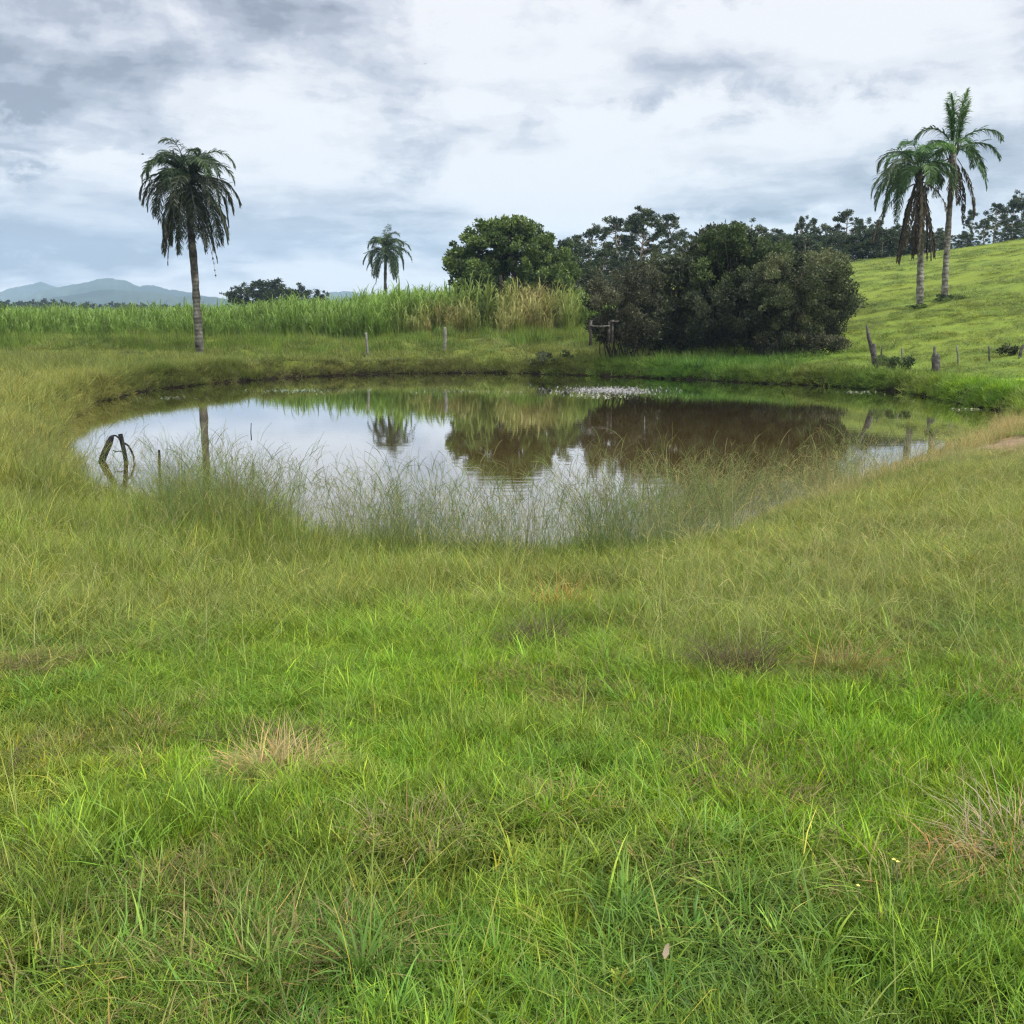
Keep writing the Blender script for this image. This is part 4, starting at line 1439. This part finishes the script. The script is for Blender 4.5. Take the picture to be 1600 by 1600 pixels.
# ------------------------------------------------------------------ PALMS
def frond(azi, e0, L, droop, rng, pal, leaflet=.52, nl=66, w=.036, hang=.38, p=1.1, width=1.0):
    """one pinnate frond; returns V,Q,C in the frond's own space"""
    V = []; Q = []; C = []
    d = np.array([cos(azi), sin(azi), 0]); zz = np.array([0, 0, 1.0]); lat = np.array([-sin(azi), cos(azi), 0])
    N = 16
    P = [np.zeros(3)]; E = [e0]
    side_sway = rng.normal() * .35
    for i in range(N):
        e = e0 - droop * ((i + .5) / N) ** p
        e = max(e, -1.5)
        P.append(P[-1] + L / N * (cos(e) * (d + lat * side_sway * i / N) + sin(e) * zz)); E.append(e)
    P = np.array(P)
    pal = np.array(pal)
    # rachis
    for i in range(N):
        wd0 = .06 * (1 - i / N) + .012; wd1 = .06 * (1 - (i + 1) / N) + .012
        k = len(V)
        V += [P[i] - lat * wd0 / 2, P[i] + lat * wd0 / 2, P[i + 1] + lat * wd1 / 2, P[i + 1] - lat * wd1 / 2]
        Q.append((k, k + 1, k + 2, k + 3)); C += [pal[-1] * .9] * 4
        k = len(V)
        V += [P[i] - zz * wd0 / 2, P[i] + zz * wd0 / 2, P[i + 1] + zz * wd1 / 2, P[i + 1] - zz * wd1 / 2]
        Q.append((k, k + 1, k + 2, k + 3)); C += [pal[-1] * .9] * 4
    base_c = pal[rng.integers(len(pal))]
    for i in range(nl):
        u = .14 + .86 * (i + rng.random() * .6) / nl
        f = u * N; a = min(N - 1, int(f)); q0 = P[a] + (P[a + 1] - P[a]) * (f - a)
        tg = (P[a + 1] - P[a]); tg /= np.linalg.norm(tg)
        ll = leaflet * (sin(pi * (.12 + .80 * u)) ** .7) * (.8 + .4 * rng.random()) * width
        for sgn in (-1, 1):
            el_ = rng.normal() * .45
            dirv = tg * (.55 + .3 * u) + sgn * lat * cos(el_) * .85 + zz * sin(el_) * .7
            dirv /= np.linalg.norm(dirv)
            pts = [q0]; v = dirv.copy()
            for m in range(3):
                v = v + np.array([0, 0, -hang * .55 * (m + .4)]); v /= np.linalg.norm(v)
                pts.append(pts[-1] + v * ll / 3)
            sdv = np.cross(v, tg + rng.normal(size=3) * .4); sdv /= np.linalg.norm(sdv) + 1e-9
            k = len(V)
            cc_ = base_c * (.7 + .6 * rng.random())
            for m, pt in enumerate(pts):
                ww = w * (.6, 1, .8, .15)[m]
                V += [pt - sdv * ww / 2, pt + sdv * ww / 2]; C += [cc_, cc_]
            for m in range(3):
                Q.append((k + 2 * m, k + 2 * m + 1, k + 2 * m + 3, k + 2 * m + 2))
    return np.array(V), Q, np.array(C)


PALM_G = [(.026, .055, .018), (.042, .080, .026), (.066, .110, .036)]
PALM_M = [(.04, .09, .024), (.062, .13, .036), (.09, .165, .045)]
PALM_D = [(.020, .032, .014), (.032, .045, .018), (.050, .062, .026)]
PALM_L = [(.06, .15, .03), (.09, .20, .04), (.125, .24, .05)]
PALM_T = [(.042, .085, .034), (.068, .12, .048), (.10, .145, .065)]
DEAD_P = [(.040, .030, .018), (.062, .050, .028), (.095, .080, .045)]


def palm(label, group, D, base_px, base_py, pts_px, r0, r1, fronds, dead, seed, trunk_mat, D_z=None, boots=10):
    """trunk through picture points at distance D, fronds = (azimuth deg seen from above (0 = right, 90 = away), elevation, length, droop, palette...)"""
    rng = np.random.default_rng(seed)
    bz = z_at(base_py, D); bx = at(base_px, D, bz)
    gz = g1(bx, D)
    t = empty('palm_tree', (bx, D, gz))
    tag(t, label, 'palm tree', group)
    pts = np.array([(at(px, D, z_at(py, D)) - bx, 0, z_at(py, D) - gz) for px, py in pts_px])
    pts = np.concatenate([[[0, 0, -.3]], pts])
    zz = np.linspace(-.3, pts[-1][2], 36)
    P = np.stack([np.interp(zz, pts[:, 2], pts[:, 0]), np.interp(zz, pts[:, 2], pts[:, 1]), zz], 1)
    k = np.hanning(7); k /= k.sum()
    for a in range(2):
        P[:, a] = np.convolve(np.pad(P[:, a], 3, mode='edge'), k, mode='valid')
    u = np.linspace(0, 1, 36)
    rad = (r0 + (r1 - r0) * u) * (1 + .05 * np.sin(zz * 2.1 + seed)) * (1 + .35 * np.exp(-u * 22)) * (1 + .06 * rng.normal(size=36))
    mb = MB(); mb.tube(P, rad, 14, rough=.10, rng=rng)
    mb.build('trunk', trunk_mat, t)
    heart = P[-1]
    # old leaf bases round the top of the trunk
    for i in range(boots):
        mb = MB()
        a = rng.random() * 2 * pi; zb = heart[2] - .15 - 1.1 * rng.random() ** 1.3
        j = np.argmin(abs(P[:, 2] - zb)); c = P[j]
        o = np.array((cos(a), sin(a), 0))
        L = .35 + .35 * rng.random()
        mb.tube([c + o * r1 * .8, c + o * (r1 + .08) + (0, 0, L * .5), c + o * (r1 + .13 + .1 * rng.random()) + (0, 0, L)], [.07, .05, .015], 5, c=(.09, .06, .04))
        mb.build('leaf_base', M_BARK, t)
    for f in fronds:
        az_, e0, L, dr = f[:4]
        pl = f[4] if len(f) > 4 else PALM_G
        kw = f[5] if len(f) > 5 else {}
        V, Q, C = frond(radians(az_), radians(e0), L, radians(dr), rng, pl, **kw)
        o = obj('frond', np_mesh('frond', V, Q, None, M_PALM, C, True), t)
        o.location = tuple(heart + np.array((cos(radians(az_)) * .12, sin(radians(az_)) * .12, -.25 * rng.random())))
    for f in dead:
        az_, e0, L, dr = f[:4]
        kw = dict(leaflet=.38, hang=1.1, w=.05)
        if len(f) > 4: kw.update(f[4])
        V, Q, C = frond(radians(az_), radians(e0), L, radians(dr), rng, DEAD_P, **kw)
        o = obj('dead_frond', np_mesh('dead_frond', V, Q, None, M_PALM, C, True), t)
        o['label'] = 'dry brown frond hanging against the trunk'
        o.location = tuple(heart + np.array((cos(radians(az_)) * .2, sin(radians(az_)) * .2, -.5 - .3 * rng.random())))
    return t, rng


def ring(n, e0, L, dr, pal, seed, off=0.0, kw=None):
    rr = np.random.default_rng(seed)
    return [(off + i * 360.0 / n + rr.normal() * 9, e0 + rr.normal() * 6, L * (.9 + .2 * rr.random()), dr * (.92 + .16 * rr.random()), pal, kw or {}) for i in range(n)]


def tiers(k, L, seed, pals, n=(9, 9, 11, 10, 6)):
    """five whorls from upright young fronds to old hanging ones"""
    return (ring(n[0], 84, L * .86, 165, pals[0], seed, 0, dict(p=2.0)) + ring(n[1], 74, L * .95, 168, pals[0], seed + 1, 17, dict(p=1.25))
            + ring(n[2], 50, L, 148, pals[1], seed + 2, 5, dict(p=.75)) + ring(n[3], 5, L * 1.05, 98, pals[1], seed + 3, 30, dict(p=.45))
            + ring(n[4], -50, L * 1.1, 38, pals[1], seed + 4, 50, dict(p=.6)))


# large palm on the left bank
palm('large dark palm leaning slightly on the far left bank', None, 47.0, 312, 558,
     [(312, 545), (309, 500), (306, 450), (302, 400), (297, 350), (294, 284)], .19, .15,
     tiers(5, 2.75, 1, (PALM_G, PALM_D), (8, 10, 14, 14, 8)) + [(180, 76, 3.1, 165, PALM_G, dict(p=1.5)), (0, 80, 3.1, 165, PALM_G, dict(p=1.8)), (0, 40, 2.8, 130, PALM_D), (185, 50, 2.8, 140, PALM_D), (90, 80, 3.1, 120, PALM_G, dict(p=2)), (270, 80, 3.0, 120, PALM_G, dict(p=2))],
     [(10, -62, 3.0, 22, dict(nl=26)), (175, -55, 3.0, 28, dict(nl=26)), (340, -66, 3.9, 20, dict(nl=12, leaflet=.2)), (200, -60, 3.2, 28, dict(nl=22))], 5, M_PALMTRUNK_D)
# far palm
palm('small distant palm rising behind the cane field', None, 86.0, 602, 490,
     [(602, 470), (602, 430), (603, 387)], .16, .12,
     tiers(5, 2.3, 11, (PALM_G, PALM_T), (5, 6, 7, 7, 4)) + [(0, 60, 2.4, 130, PALM_G), (0, 30, 2.6, 112, PALM_T), (180, 20, 2.5, 104, PALM_T), (90, 86, 2.2, 40, PALM_G)],
     [(20, -60, 2.2, 25), (190, -60, 2.3, 25)], 15, M_PALMTRUNK_D)
# twin palms on the pasture
palm('left palm of the pair on the pasture, with a skirt of hanging fronds', 'pair of palms on the pasture', 50.0, 1437, 502,
     [(1437, 480), (1438, 430), (1439, 370), (1439, 310), (1436, 262)], .165, .135,
     ring(7, 76, 2.20, 150, PALM_L, 21, 0, dict(p=1.6)) + ring(7, 50, 2.20, 150, PALM_M, 22, 25) + ring(6, 15, 2.29, 110, PALM_M, 23, 100)
     + [(180, 66, 2.82, 160, PALM_T, dict(p=1.2)), (200, 56, 2.90, 148, PALM_T, dict(p=.9)), (165, 52, 2.90, 146, PALM_T, dict(p=.8)), (185, 38, 2.99, 130, PALM_T, dict(p=.7)), (215, 30, 2.90, 120, PALM_M, dict(p=.6)), (150, 30, 2.90, 120, PALM_M, dict(p=.6)),
        (190, 20, 2.99, 110, PALM_M, dict(p=.5)), (175, 10, 2.99, 100, PALM_M, dict(p=.45)), (205, 0, 2.90, 88, PALM_M, dict(p=.4)), (0, 60, 1.67, 150, PALM_L), (20, 45, 1.50, 125, PALM_M)],
     [(a_, -70 - 3 * (a_ % 4), 3.7 - .12 * (a_ % 5), 14, dict(nl=84, leaflet=.34, w=.055)) for a_ in (205, 228, 245, 262, 280, 300, 325, 190, 350)]
     + [(195, -25, 3.6, 62, dict(nl=36)), (0, -20, 2.4, 70, dict(nl=24, leaflet=.3))], 25, M_PALMTRUNK)
up_ = dict(leaflet=.62, hang=.34, p=2.6, nl=70)
palm('taller right palm of the pair on the pasture, with an upright spear of new fronds', 'pair of palms on the pasture', 51.0, 1475, 497,
     [(1475, 480), (1477, 430), (1480, 380), (1484, 320), (1489, 270), (1491, 228)], .165, .12,
     [(0, 88, 2.80, 14, PALM_L, up_), (180, 88, 2.50, 14, PALM_L, up_), (90, 86, 2.60, 16, PALM_L, up_), (5, 85, 2.20, 18, PALM_L, up_), (270, 84, 2.30, 25, PALM_L, up_), (175, 84, 2.00, 20, PALM_L, up_),
      (178, 66, 2.55, 155, PALM_M, dict(p=1.5)), (5, 52, 2.38, 140, PALM_M, dict(p=1.8)), (350, 30, 2.38, 100, PALM_M, dict(p=1.2)), (10, 8, 2.38, 86, PALM_M, dict(p=.8)), (20, 30, 2.20, 110, PALM_M),
      (185, 30, 2.11, 110, PALM_L), (170, 40, 2.02, 130, PALM_M), (265, 40, 1.94, 140, PALM_M), (90, 45, 2.11, 140, PALM_M), (120, 20, 2.02, 120, PALM_M), (330, -25, 2.64, 60, PALM_M)],
     [(185, -20, 3.6, 72, dict(nl=56, leaflet=.42, w=.06)), (200, -35, 3.2, 52, dict(nl=50, w=.06)), (0, -52, 3.0, 34, dict(nl=50, leaflet=.35, w=.06)), (20, -60, 3.0, 26, dict(nl=50, leaflet=.35, w=.06)),
      (175, -38, 3.5, 50, dict(nl=50, w=.06)), (270, -60, 2.4, 28), (250, -60, 2.4, 28)], 27, M_PALMTRUNK)


# ------------------------------------------------------------------ SMALL PLANTS, POSTS, DRIFTWOOD
def small_shrub(label, px, py, D, r, n, pal, seed, size=.09, flat=.8, group=None, name='shrub', cat='shrub', stems=5):
    rng = np.random.default_rng(seed)
    x = at(px, D, z_at(py, D)); z = g1(x, D)
    t = empty(name, (x, D, z)); tag(t, label, cat, group)
    cl = [(rng.normal() * r * .5, rng.normal() * r * .4, r * flat * (.2 + .9 * rng.random()), r * .45, r * .45, r * .4 * flat, rng.random()) for _ in range(9)]
    mb = MB()
    for k in range(stems):
        c = cl[k][:3]
        limb(mb, (c[0] * .2, c[1] * .2, -.05), c, .02, .006, rng, 4, .2, 4)
    mb.build('stems', M_BARK, t)
    crown('foliage', cl, n, size, rng, pal, t, aspect=.4, up=.6)
    return t


def row_D(py, px, D0=30, D1=90):
    """distance where the sight line through (px,py) meets the ground"""
    Ds = np.linspace(D0, D1, 1200)
    zs = np.array([z_at(py, d_) for d_ in Ds])
    xs = (px - 800) / FPX * (Ds * cos(PITCH) - (zs - EYE) * sin(PITCH))
    gz = ground(xs, Ds)
    k = np.argmax(gz >= zs)
    return float(Ds[k]) if gz[k] >= zs[k] else float(Ds[-1])


small_shrub('low olive shrub before the dry cane, leftmost of three on the far bank', 776, 545, 43, .62, 1500, BUSH_PAL_Y, 101)
small_shrub('dark rounded shrub before the dry cane, middle of three on the far bank', 851, 537, 44, .52, 1700, BUSH_PAL_D, 102)
small_shrub('tiny upright dark shrub, rightmost of three on the far bank', 887, 531, 44.5, .26, 500, BUSH_PAL_G, 103, flat=1.4)
small_shrub('dark shrubby tuft hanging over the water at the right end of the far bank', 1395, 606, 35.6, .55, 1600, BUSH_PAL_G, 104, .08)
small_shrub('small bright shrub above the shore right of the leaning post', 1380, 588, 37.0, .35, 700, BUSH_PAL_G, 105, .08)
small_shrub('dark low tuft on the pasture at the right edge', 1576, 552, row_D(556, 1576), .40, 700, BUSH_PAL_D, 106, .09)
small_shrub('dark weedy tuft around the foot of the left pasture palm', 1432, 505, 49.7, .50, 1100, BUSH_PAL_G, 107, .09, .35)
small_shrub('broad dark weedy tuft around the foot of the right pasture palm', 1476, 500, 50.6, .62, 1500, BUSH_PAL_G, 108, .09, .38)
small_shrub('leafy weed on the bank above the right end of the water', 1508, 628, 29.5, .28, 600, BUSH_PAL_G, 109, .06)
small_shrub('dark hummock of weeds on the left part of the far bank', 210, 555, row_D(560, 210), .5, 900, BUSH_PAL_Y, 110, .09, .5)


def post(label, px, base_py, top_px, top_py, r, mat, seed, group=None, name='fence_post', cat='fence post', D=None, extra=None, taper=.8):
    rng = np.random.default_rng(seed)
    D = D or row_D(base_py, px)
    zb = z_at(base_py, D); xb = at(px, D, zb)
    gz = g1(xb, D)
    zt = z_at(top_py, D); xt = at(top_px, D, zt)
    top = np.array((xt - xb, 0, zt - gz))
    P = [np.array((0, 0, -.25))] + [top * u + np.array((rng.normal() * .012, rng.normal() * .012, 0)) for u in (0, .25, .5, .75, 1)]
    mb = MB()
    mb.tube(P, [r, r, r * .97, r * .93, r * .9, r * taper], 8, rough=.25, rng=rng)
    if extra:
        for (ax, ay, bx2, by2, rr) in extra:
            a = np.array((at(ax, D, z_at(ay, D)) - xb, -.03, z_at(ay, D) - gz)); b2 = np.array((at(bx2, D, z_at(by2, D)) - xb, -.03, z_at(by2, D) - gz))
            mb.tube([a, (a + b2) / 2, b2], [rr, rr * .95, rr * .8], 7, rough=.25, rng=rng)
    o = mb.build(name, mat, None, (xb, D, gz), smooth=False)
    tag(o, label, cat, group)
    return o, D, xb


post('tall leaning dark fence post split near its foot beside the right shore', 1368, 578, 1354, 508, .075, M_WOOD, 1, taper=.45,
     extra=[(1369, 582, 1364.5, 537, .09)])
post('stout short weathered post stump on the pasture foot', 1462, 580, 1462, 553, .15, M_WOOD, 2, extra=[(1459.5, 566, 1459.5, 541, .05)])
post('thin crooked twig stake just right of the leaning post', 1374, 570, 1380, 540, .03, M_WOOD, 3)
for k, (px, b_, tpx, t2, mt, lb) in enumerate([
        (1410, 565, 1409, 543, M_WOODPALE, 'thin pale stake first right of the leaning post in the pasture fence'),
        (1419, 577, 1419, 556, M_WOOD, 'thin dark stake left of the stout stump in the pasture fence'),
        (1497, 570, 1495, 540, M_WOODPALE, 'thin pale stake first right of the stout stump'),
        (1545, 566, 1545, 541, M_WOOD, 'thin dark stake between the pale one and the right edge'),
        (1593, 560, 1598, 539, M_WOOD, 'leaning stake at the right edge of the photo')]):
    post(lb, px, b_, tpx, t2, .035 if k < 4 else .06, mt, 10 + k, 'thin stakes of the pasture fence')
post('pale thin fence post on the left of the two before the cane', 575, 548, 572, 519, .06, M_WOODPALE, 21, 'pale posts before the cane', D=46)
post('pale thick fence post before the orange dry cane, right of the two', 695, 540, 695, 511, .085, M_WOODPALE, 22, 'pale posts before the cane', D=47)

# rail at the left end of the thicket
D = 41.6
fx = at(920, D, 1.0); fz = g1(fx, D)
t = empty('rail_fence', (fx, D, fz))
tag(t, 'short weathered post and rail fence at the left end of the thicket', 'fence')
rng = np.random.default_rng(9)
def wz(py): return z_at(py, D) - fz
def wx(px): return at(px, D, 1.0) - fx
for px, a, b2 in ((922, 500, 528), (951, 502, 524), (956, 500, 525)):
    mb = MB(); mb.tube([(wx(px), 0, wz(b2) - .3), (wx(px), 0, wz((a + b2) / 2)), (wx(px) + .02, 0, wz(a))], .055, 7, rough=.2, rng=rng)
    mb.build('post', M_WOOD, t, smooth=False)
for a, b2, py in ((920, 952, 509.5), (952, 966, 502)):
    mb = MB(); mb.tube([(wx(a), -.07, wz(py)), (wx((a + b2) / 2), -.075, wz(py + .8)), (wx(b2), -.07, wz(py))], .045, 6, rough=.2, rng=rng)
    mb.build('rail', M_WOOD, t, smooth=False)

# driftwood standing in the shallow water on the left
D = 17.6
def dw(px, py, dy=0.0):
    z_ = z_at(py, D); return np.array((at(px, D, z_), D + dy, z_))
o0 = np.array((at(186, D, 0), D, 0.0))
t = empty('driftwood', tuple(o0))
tag(t, 'black waterlogged branches standing in the shallows by the left bank', 'driftwood')
mb = MB(); mb.tube([dw(157, 726) - o0, dw(164, 708) - o0, dw(171, 692) - o0, dw(174, 684) - o0, dw(176, 681.5) - o0], [.058, .062, .056, .046, .03], 9, rough=.2, rng=rng)
mb.build('branch', M_WETWOOD, t)
mb = MB(); mb.tube([dw(198, 728) - o0, dw(194, 705) - o0, dw(190.5, 690) - o0, dw(188, 678) - o0], [.038, .038, .038, .040], 9, rough=.12, rng=rng)
mb.build('post', M_WETWOOD, t, smooth=False)
mb = MB(); mb.tube([dw(193, 693, .05) - o0, dw(199, 697, .05) - o0, dw(204, 706, .05) - o0, dw(207.5, 715, .05) - o0, dw(207, 727, .05) - o0], .018, 6)
mb.build('root', M_WETWOOD, t)
mb = MB(); mb.tube([dw(175, 681, .03) - o0, dw(180, 681, .03) - o0, dw(184, 684, .03) - o0, dw(188, 690, .03) - o0], .016, 6)
mb.build('root', M_WETWOOD, t)
mb = MB(); mb.tube([dw(176, 704, .02) - o0, dw(180, 706, .02) - o0, dw(186, 705, .02) - o0, dw(193, 708, .02) - o0], .010, 5)
mb.build('root', M_WETWOOD, t)
# stake
D = 15.6
mb = MB(); mb.tube([dw(250.5, 770), dw(250, 745), dw(249, 720), dw(248.5, 703)] , [.022, .022, .021, .019], 8)
o = mb.build('stake', M_WETWOOD, None, smooth=False)
tag(o, 'thin black stake standing upright in the water near the left shore', 'stake')
D = 17.0
mb = MB(); mb.tube([dw(1007, 712), dw(1007, 680), dw(1007, 650)], [.014, .013, .010], 5)
tag(mb.build('stick', M_WOOD, None), 'thin brown stick rising from the water grass at the right', 'stick')
D = 19.0
mb = MB(); mb.tube([dw(393, 688), dw(392, 675), dw(392.5, 661)], [.010, .009, .007], 5)
tag(mb.build('stick', M_WETWOOD, None), 'tiny thin stick in open water right of the palm reflection', 'stick')

# floating weed
M_PAD, nt, b = material('floating_leaf', .35, .6)
a_ = nt.nodes.new('ShaderNodeAttribute'); a_.attribute_name = 'tint'
nt.links.new(a_.outputs['Color'], b.inputs['Base Color'])


def pads(name, label, specs, seed):
    rng = np.random.default_rng(seed)
    V = []; T = []; C = []
    for (px, py, rx, ry, n, c, s) in specs:
        cx_, cy_ = on_plane(px, py)
        ax_ = rx * cy_ / FPX; ay_ = abs(on_plane(px, py - ry)[1] - cy_)
        for i in range(n):
            a = rng.random() * 2 * pi; r = min(abs(rng.normal()) * .5, 1.3)
            x_ = cx_ + ax_ * r * cos(a) + rng.normal() * .05; y_ = cy_ + ay_ * r * sin(a)
            k = len(V); m = 6; ss = s * (.5 + rng.random())
            tl = rng.normal(size=2) * .25
            for j in range(m):
                b_ = j / m * 2 * pi + rng.random()*.3
                dx, dy = ss * cos(b_), ss * sin(b_) * .8
                V.append((x_ + dx, y_ + dy, .012 + ss * .3 + dx * tl[0] + dy * tl[1])); C.append(np.array(c) * (.7 + .5 * rng.random()))
            for j in range(1, m - 1):
                T.append((k, k + j, k + j + 1))
    o = obj(name, np_mesh(name, np.array(V), None, T, M_PAD, np.array(C)))
    return tag(o, label, 'water weed', kind='stuff')


pads('floating_weed', 'patch of tiny floating leaves on the dark water, pale glint painted in', [(950, 610, 85, 6, 3600, (.30, .30, .29), .017), (965, 612, 110, 9, 1200, (.24, .24, .22), .015), (935, 619, 60, 4, 160, (.25, .27, .15), .03)], 1)  # whitish leaf colour stands in for reflected light on the leaves
pads('floating_weed', 'thin scattered floating weed along the far side of the water', [(470, 611, 110, 5, 300, (.10, .16, .09), .022), (720, 612, 85, 3, 140, (.16, .17, .08), .022),
     (1330, 613, 45, 3, 120, (.16, .18, .09), .022), (270, 622, 60, 4, 50, (.10, .12, .06), .022), (1520, 640, 40, 2, 60, (.2, .24, .1), .028)], 2)


# foreground weeds
def weed(label, px, py, n, L, w, col, seed, zt=None, cat='weed', curl=1.2, up=.5):
    x_, y_ = on_plane(px, py, 1.0)
    z_ = g1(x_, y_)
    rng = np.random.default_rng(seed)
    t = empty('weed', (x_, y_, z_)); tag(t, label, cat)
    for i in range(n):
        V, Q, T, C = blades(1, L, w, .004, .3, curl, rng, seg=6, hvar=.25, yellow=0)
        a = i / n * 2 * pi + rng.random() * .3
        mbv = V.copy()
        # own direction
        d = a; th = .25 + up * rng.random(); p = np.array([0, 0, 0.0]); rows = []
        ln = L * (.75 + .5 * rng.random()); cv = curl * (.6 + .8 * rng.random())
        VV = []; QQ = []; s = np.array([cos(d + pi / 2), sin(d + pi / 2), 0])
        for q in range(7):
            u = q / 6; ww = w * (sin(pi * (.18 + .80 * u)) ** .8)
            mid = np.array((0, 0, -ww * .25))
            VV += [p - s * ww / 2, p + mid, p + s * ww / 2]
            th += cv / 6 * (.4 + u)
            p = p + ln / 6 * np.array([sin(th) * cos(d), sin(th) * sin(d), cos(th)])
        for q in range(6):
            for m in range(2):
                QQ.append((q * 3 + m, q * 3 + m + 1, q * 3 + 4 + m, q * 3 + 3 + m))
        c = np.array(col) * (.8 + .4 * rng.random())
        obj('leaf', np_mesh('leaf', np.array(VV), QQ, None, M_LEAF, np.tile(c, (len(VV), 1)), True), t)
    return t


weed('broad bladed light green weed with arching leaves at the lower left', 150, 1368, 11, .15, .011, (.17, .25, .05), 1, up=1.0)
weed('small pale green leafy sprig above the broad bladed weed at lower left', 135, 1285, 8, .08, .010, (.24, .28, .06), 2)
weed('yellowish leafy weed near the bottom edge right of centre', 968, 1560, 9, .055, .016, (.36, .36, .04), 3, curl=.5)
weed('dark green coarse tuft fanning out at the bottom left of centre', 565, 1545, 20, .15, .008, (.10, .19, .03), 4, curl=.7)
weed('flat rosette of narrow leaves low in the turf right of centre', 1010, 1490, 12, .075, .006, (.14, .17, .06), 5, curl=.6, up=.9)
weed('light green upright tuft in the turf above the left corner', 420, 1540, 16, .14, .008, (.16, .23, .04), 6, curl=.8)


def dead_clump(label, px, py, n, L, col, seed, zt=.8):
    x_, y_ = on_plane(px, py, zt); z_ = g1(x_, y_) + .03
    rng = np.random.default_rng(seed)
    V, Q, T, C = blades(int(n * 3.6), L * 1.15, .0036, .16, .55, 1.2, rng, seg=4, yellow=.2, flat=.35)
    o = obj('dry_grass_clump', np_mesh('dry_grass_clump', V, Q, T, M_LEAF, C * np.array(col)), None, (x_, y_, z_))
    return tag(o, label, 'dry grass')


dead_clump('rust orange tuft of withered grass in the middle of the meadow', 885, 945, 110, .26, (.34, .17, .04), 1, .62)
dead_clump('dark brown withered hollow tuft below the rust orange one', 838, 1005, 170, .24, (.085, .075, .035), 2, .7)
dead_clump('dark brown withered tuft right of centre in the meadow', 1150, 1070, 190, .26, (.085, .072, .035), 3, .75)
dead_clump('light brown withered tuft near the right of the meadow', 1325, 1075, 90, .22, (.20, .145, .05), 4, .75)
dead_clump('straw coloured collapsed clump in the turf left of centre', 430, 1215, 150, .17, (.33, .27, .12), 5, .92)
dead_clump('greyish collapsed straw clump low in the turf left of centre', 645, 1330, 50, .12, (.26, .22, .11), 6, .95)
dead_clump('pale dry stalks fallen in the turf at the right edge', 1590, 1350, 60, .20, (.34, .28, .18), 7, .98)
dead_clump('thin orange withered clump above the light weed at right', 1520, 1385, 40, .10, (.36, .22, .08), 8, .98)

# pale dead leaf and tiny yellow flowers
x_, y_ = on_plane(1038, 1548, 1.0)
V = np.array([(-.008, 0, 0), (0, -.014, .006), (.008, .003, .002), (.003, .026, .010), (-.005, .02, .006)])
M_DRYLEAF, nt, b = material('dead_leaf', .8, .2)
b.inputs['Base Color'].default_value = (.25, .20, .14, 1)
o = obj('dead_leaf', np_mesh('dead_leaf', V, None, [(0, 1, 2), (0, 2, 4), (2, 3, 4)], M_DRYLEAF), None, (x_, y_, g1(x_, y_) + .07))
o.rotation_euler = (.5, .1, -.3)
tag(o, 'small pale dead leaf caught in the turf near the bottom', 'leaf')
M_FLOWER, nt, b = material('yellow_petal', .6, .2)
b.inputs['Base Color'].default_value = (.75, .70, .16, 1)
for k, (px, py, lb) in enumerate([(1391, 1411, 'tiny yellow flower in the turf at lower right, upper of the close pair'), (1397, 1415, 'tiny yellow flower in the turf at lower right, lower of the close pair'),
                                  (1336, 1451, 'single tiny yellow flower left of and below the close pair')]):
    x_, y_ = on_plane(px, py, 1.0)
    z_ = g1(x_, y_) + .11
    t = empty('flower', (x_, y_, z_)); tag(t, lb, 'flower', 'tiny yellow flowers in the turf')
    mb = MB(); mb.tube([(0, 0, -.11), (.003, 0, -.05), (0, 0, 0)], .0012, 5)
    mb.build('stem', M_BARK, t)
    for j in range(5):
        a = j * 2 * pi / 5
        ct_, st_ = cos(a), sin(a)
        V = [(0, 0, 0), (.003 * ct_ - .002 * st_, .003 * st_ + .002 * ct_, .002), (.006 * ct_, .006 * st_, .003), (.003 * ct_ + .002 * st_, .003 * st_ - .002 * ct_, .002)]
        obj('petal', np_mesh('petal', V, [(0, 1, 2, 3)], None, M_FLOWER), t)

# birds far off
M_BIRD, nt, b = material('dark_feathers', .7, .2)
b.inputs['Base Color'].default_value = (.02, .02, .025, 1)
for k, (px, py, D, s, lb) in enumerate([(222.5, 241, 60, .20, 'tiny dark bird flying left of the large palm crown'), (664, 100, 140, .30, 'distant dark bird high in the middle of the sky')]):
    z_ = z_at(py, D); x_ = at(px, D, z_)
    V = []; T = []
    mb = MB(); mb.tube([(-.5 * s, 0, 0), (-.25 * s, 0, 0), (0, 0, .02 * s), (.25 * s, 0, .03 * s), (.42 * s, 0, .02 * s), (.52 * s, 0, 0)], [.03 * s, .07 * s, .13 * s, .11 * s, .07 * s, .01 * s], 8)
    t = empty('bird', (x_, D, z_), .6 + k); tag(t, lb, 'bird')
    mb.build('body', M_BIRD, t)
    for sg in (-1, 1):
        V = [(.15 * s, sg * .08 * s, .02 * s), (-.15 * s, sg * .08 * s, .02 * s), (-.12 * s, sg * .5 * s, .18 * s), (.14 * s, sg * .5 * s, .2 * s), (-.12 * s, sg * .95 * s, .08 * s),
             (.15 * s, sg * .08 * s, .045 * s), (-.15 * s, sg * .08 * s, .03 * s), (-.12 * s, sg * .5 * s, .19 * s), (.14 * s, sg * .5 * s, .22 * s)]
        obj('wing', np_mesh('wing', V, [(0, 1, 2, 3), (5, 8, 7, 6)], [(3, 2, 4)], M_BIRD), t)
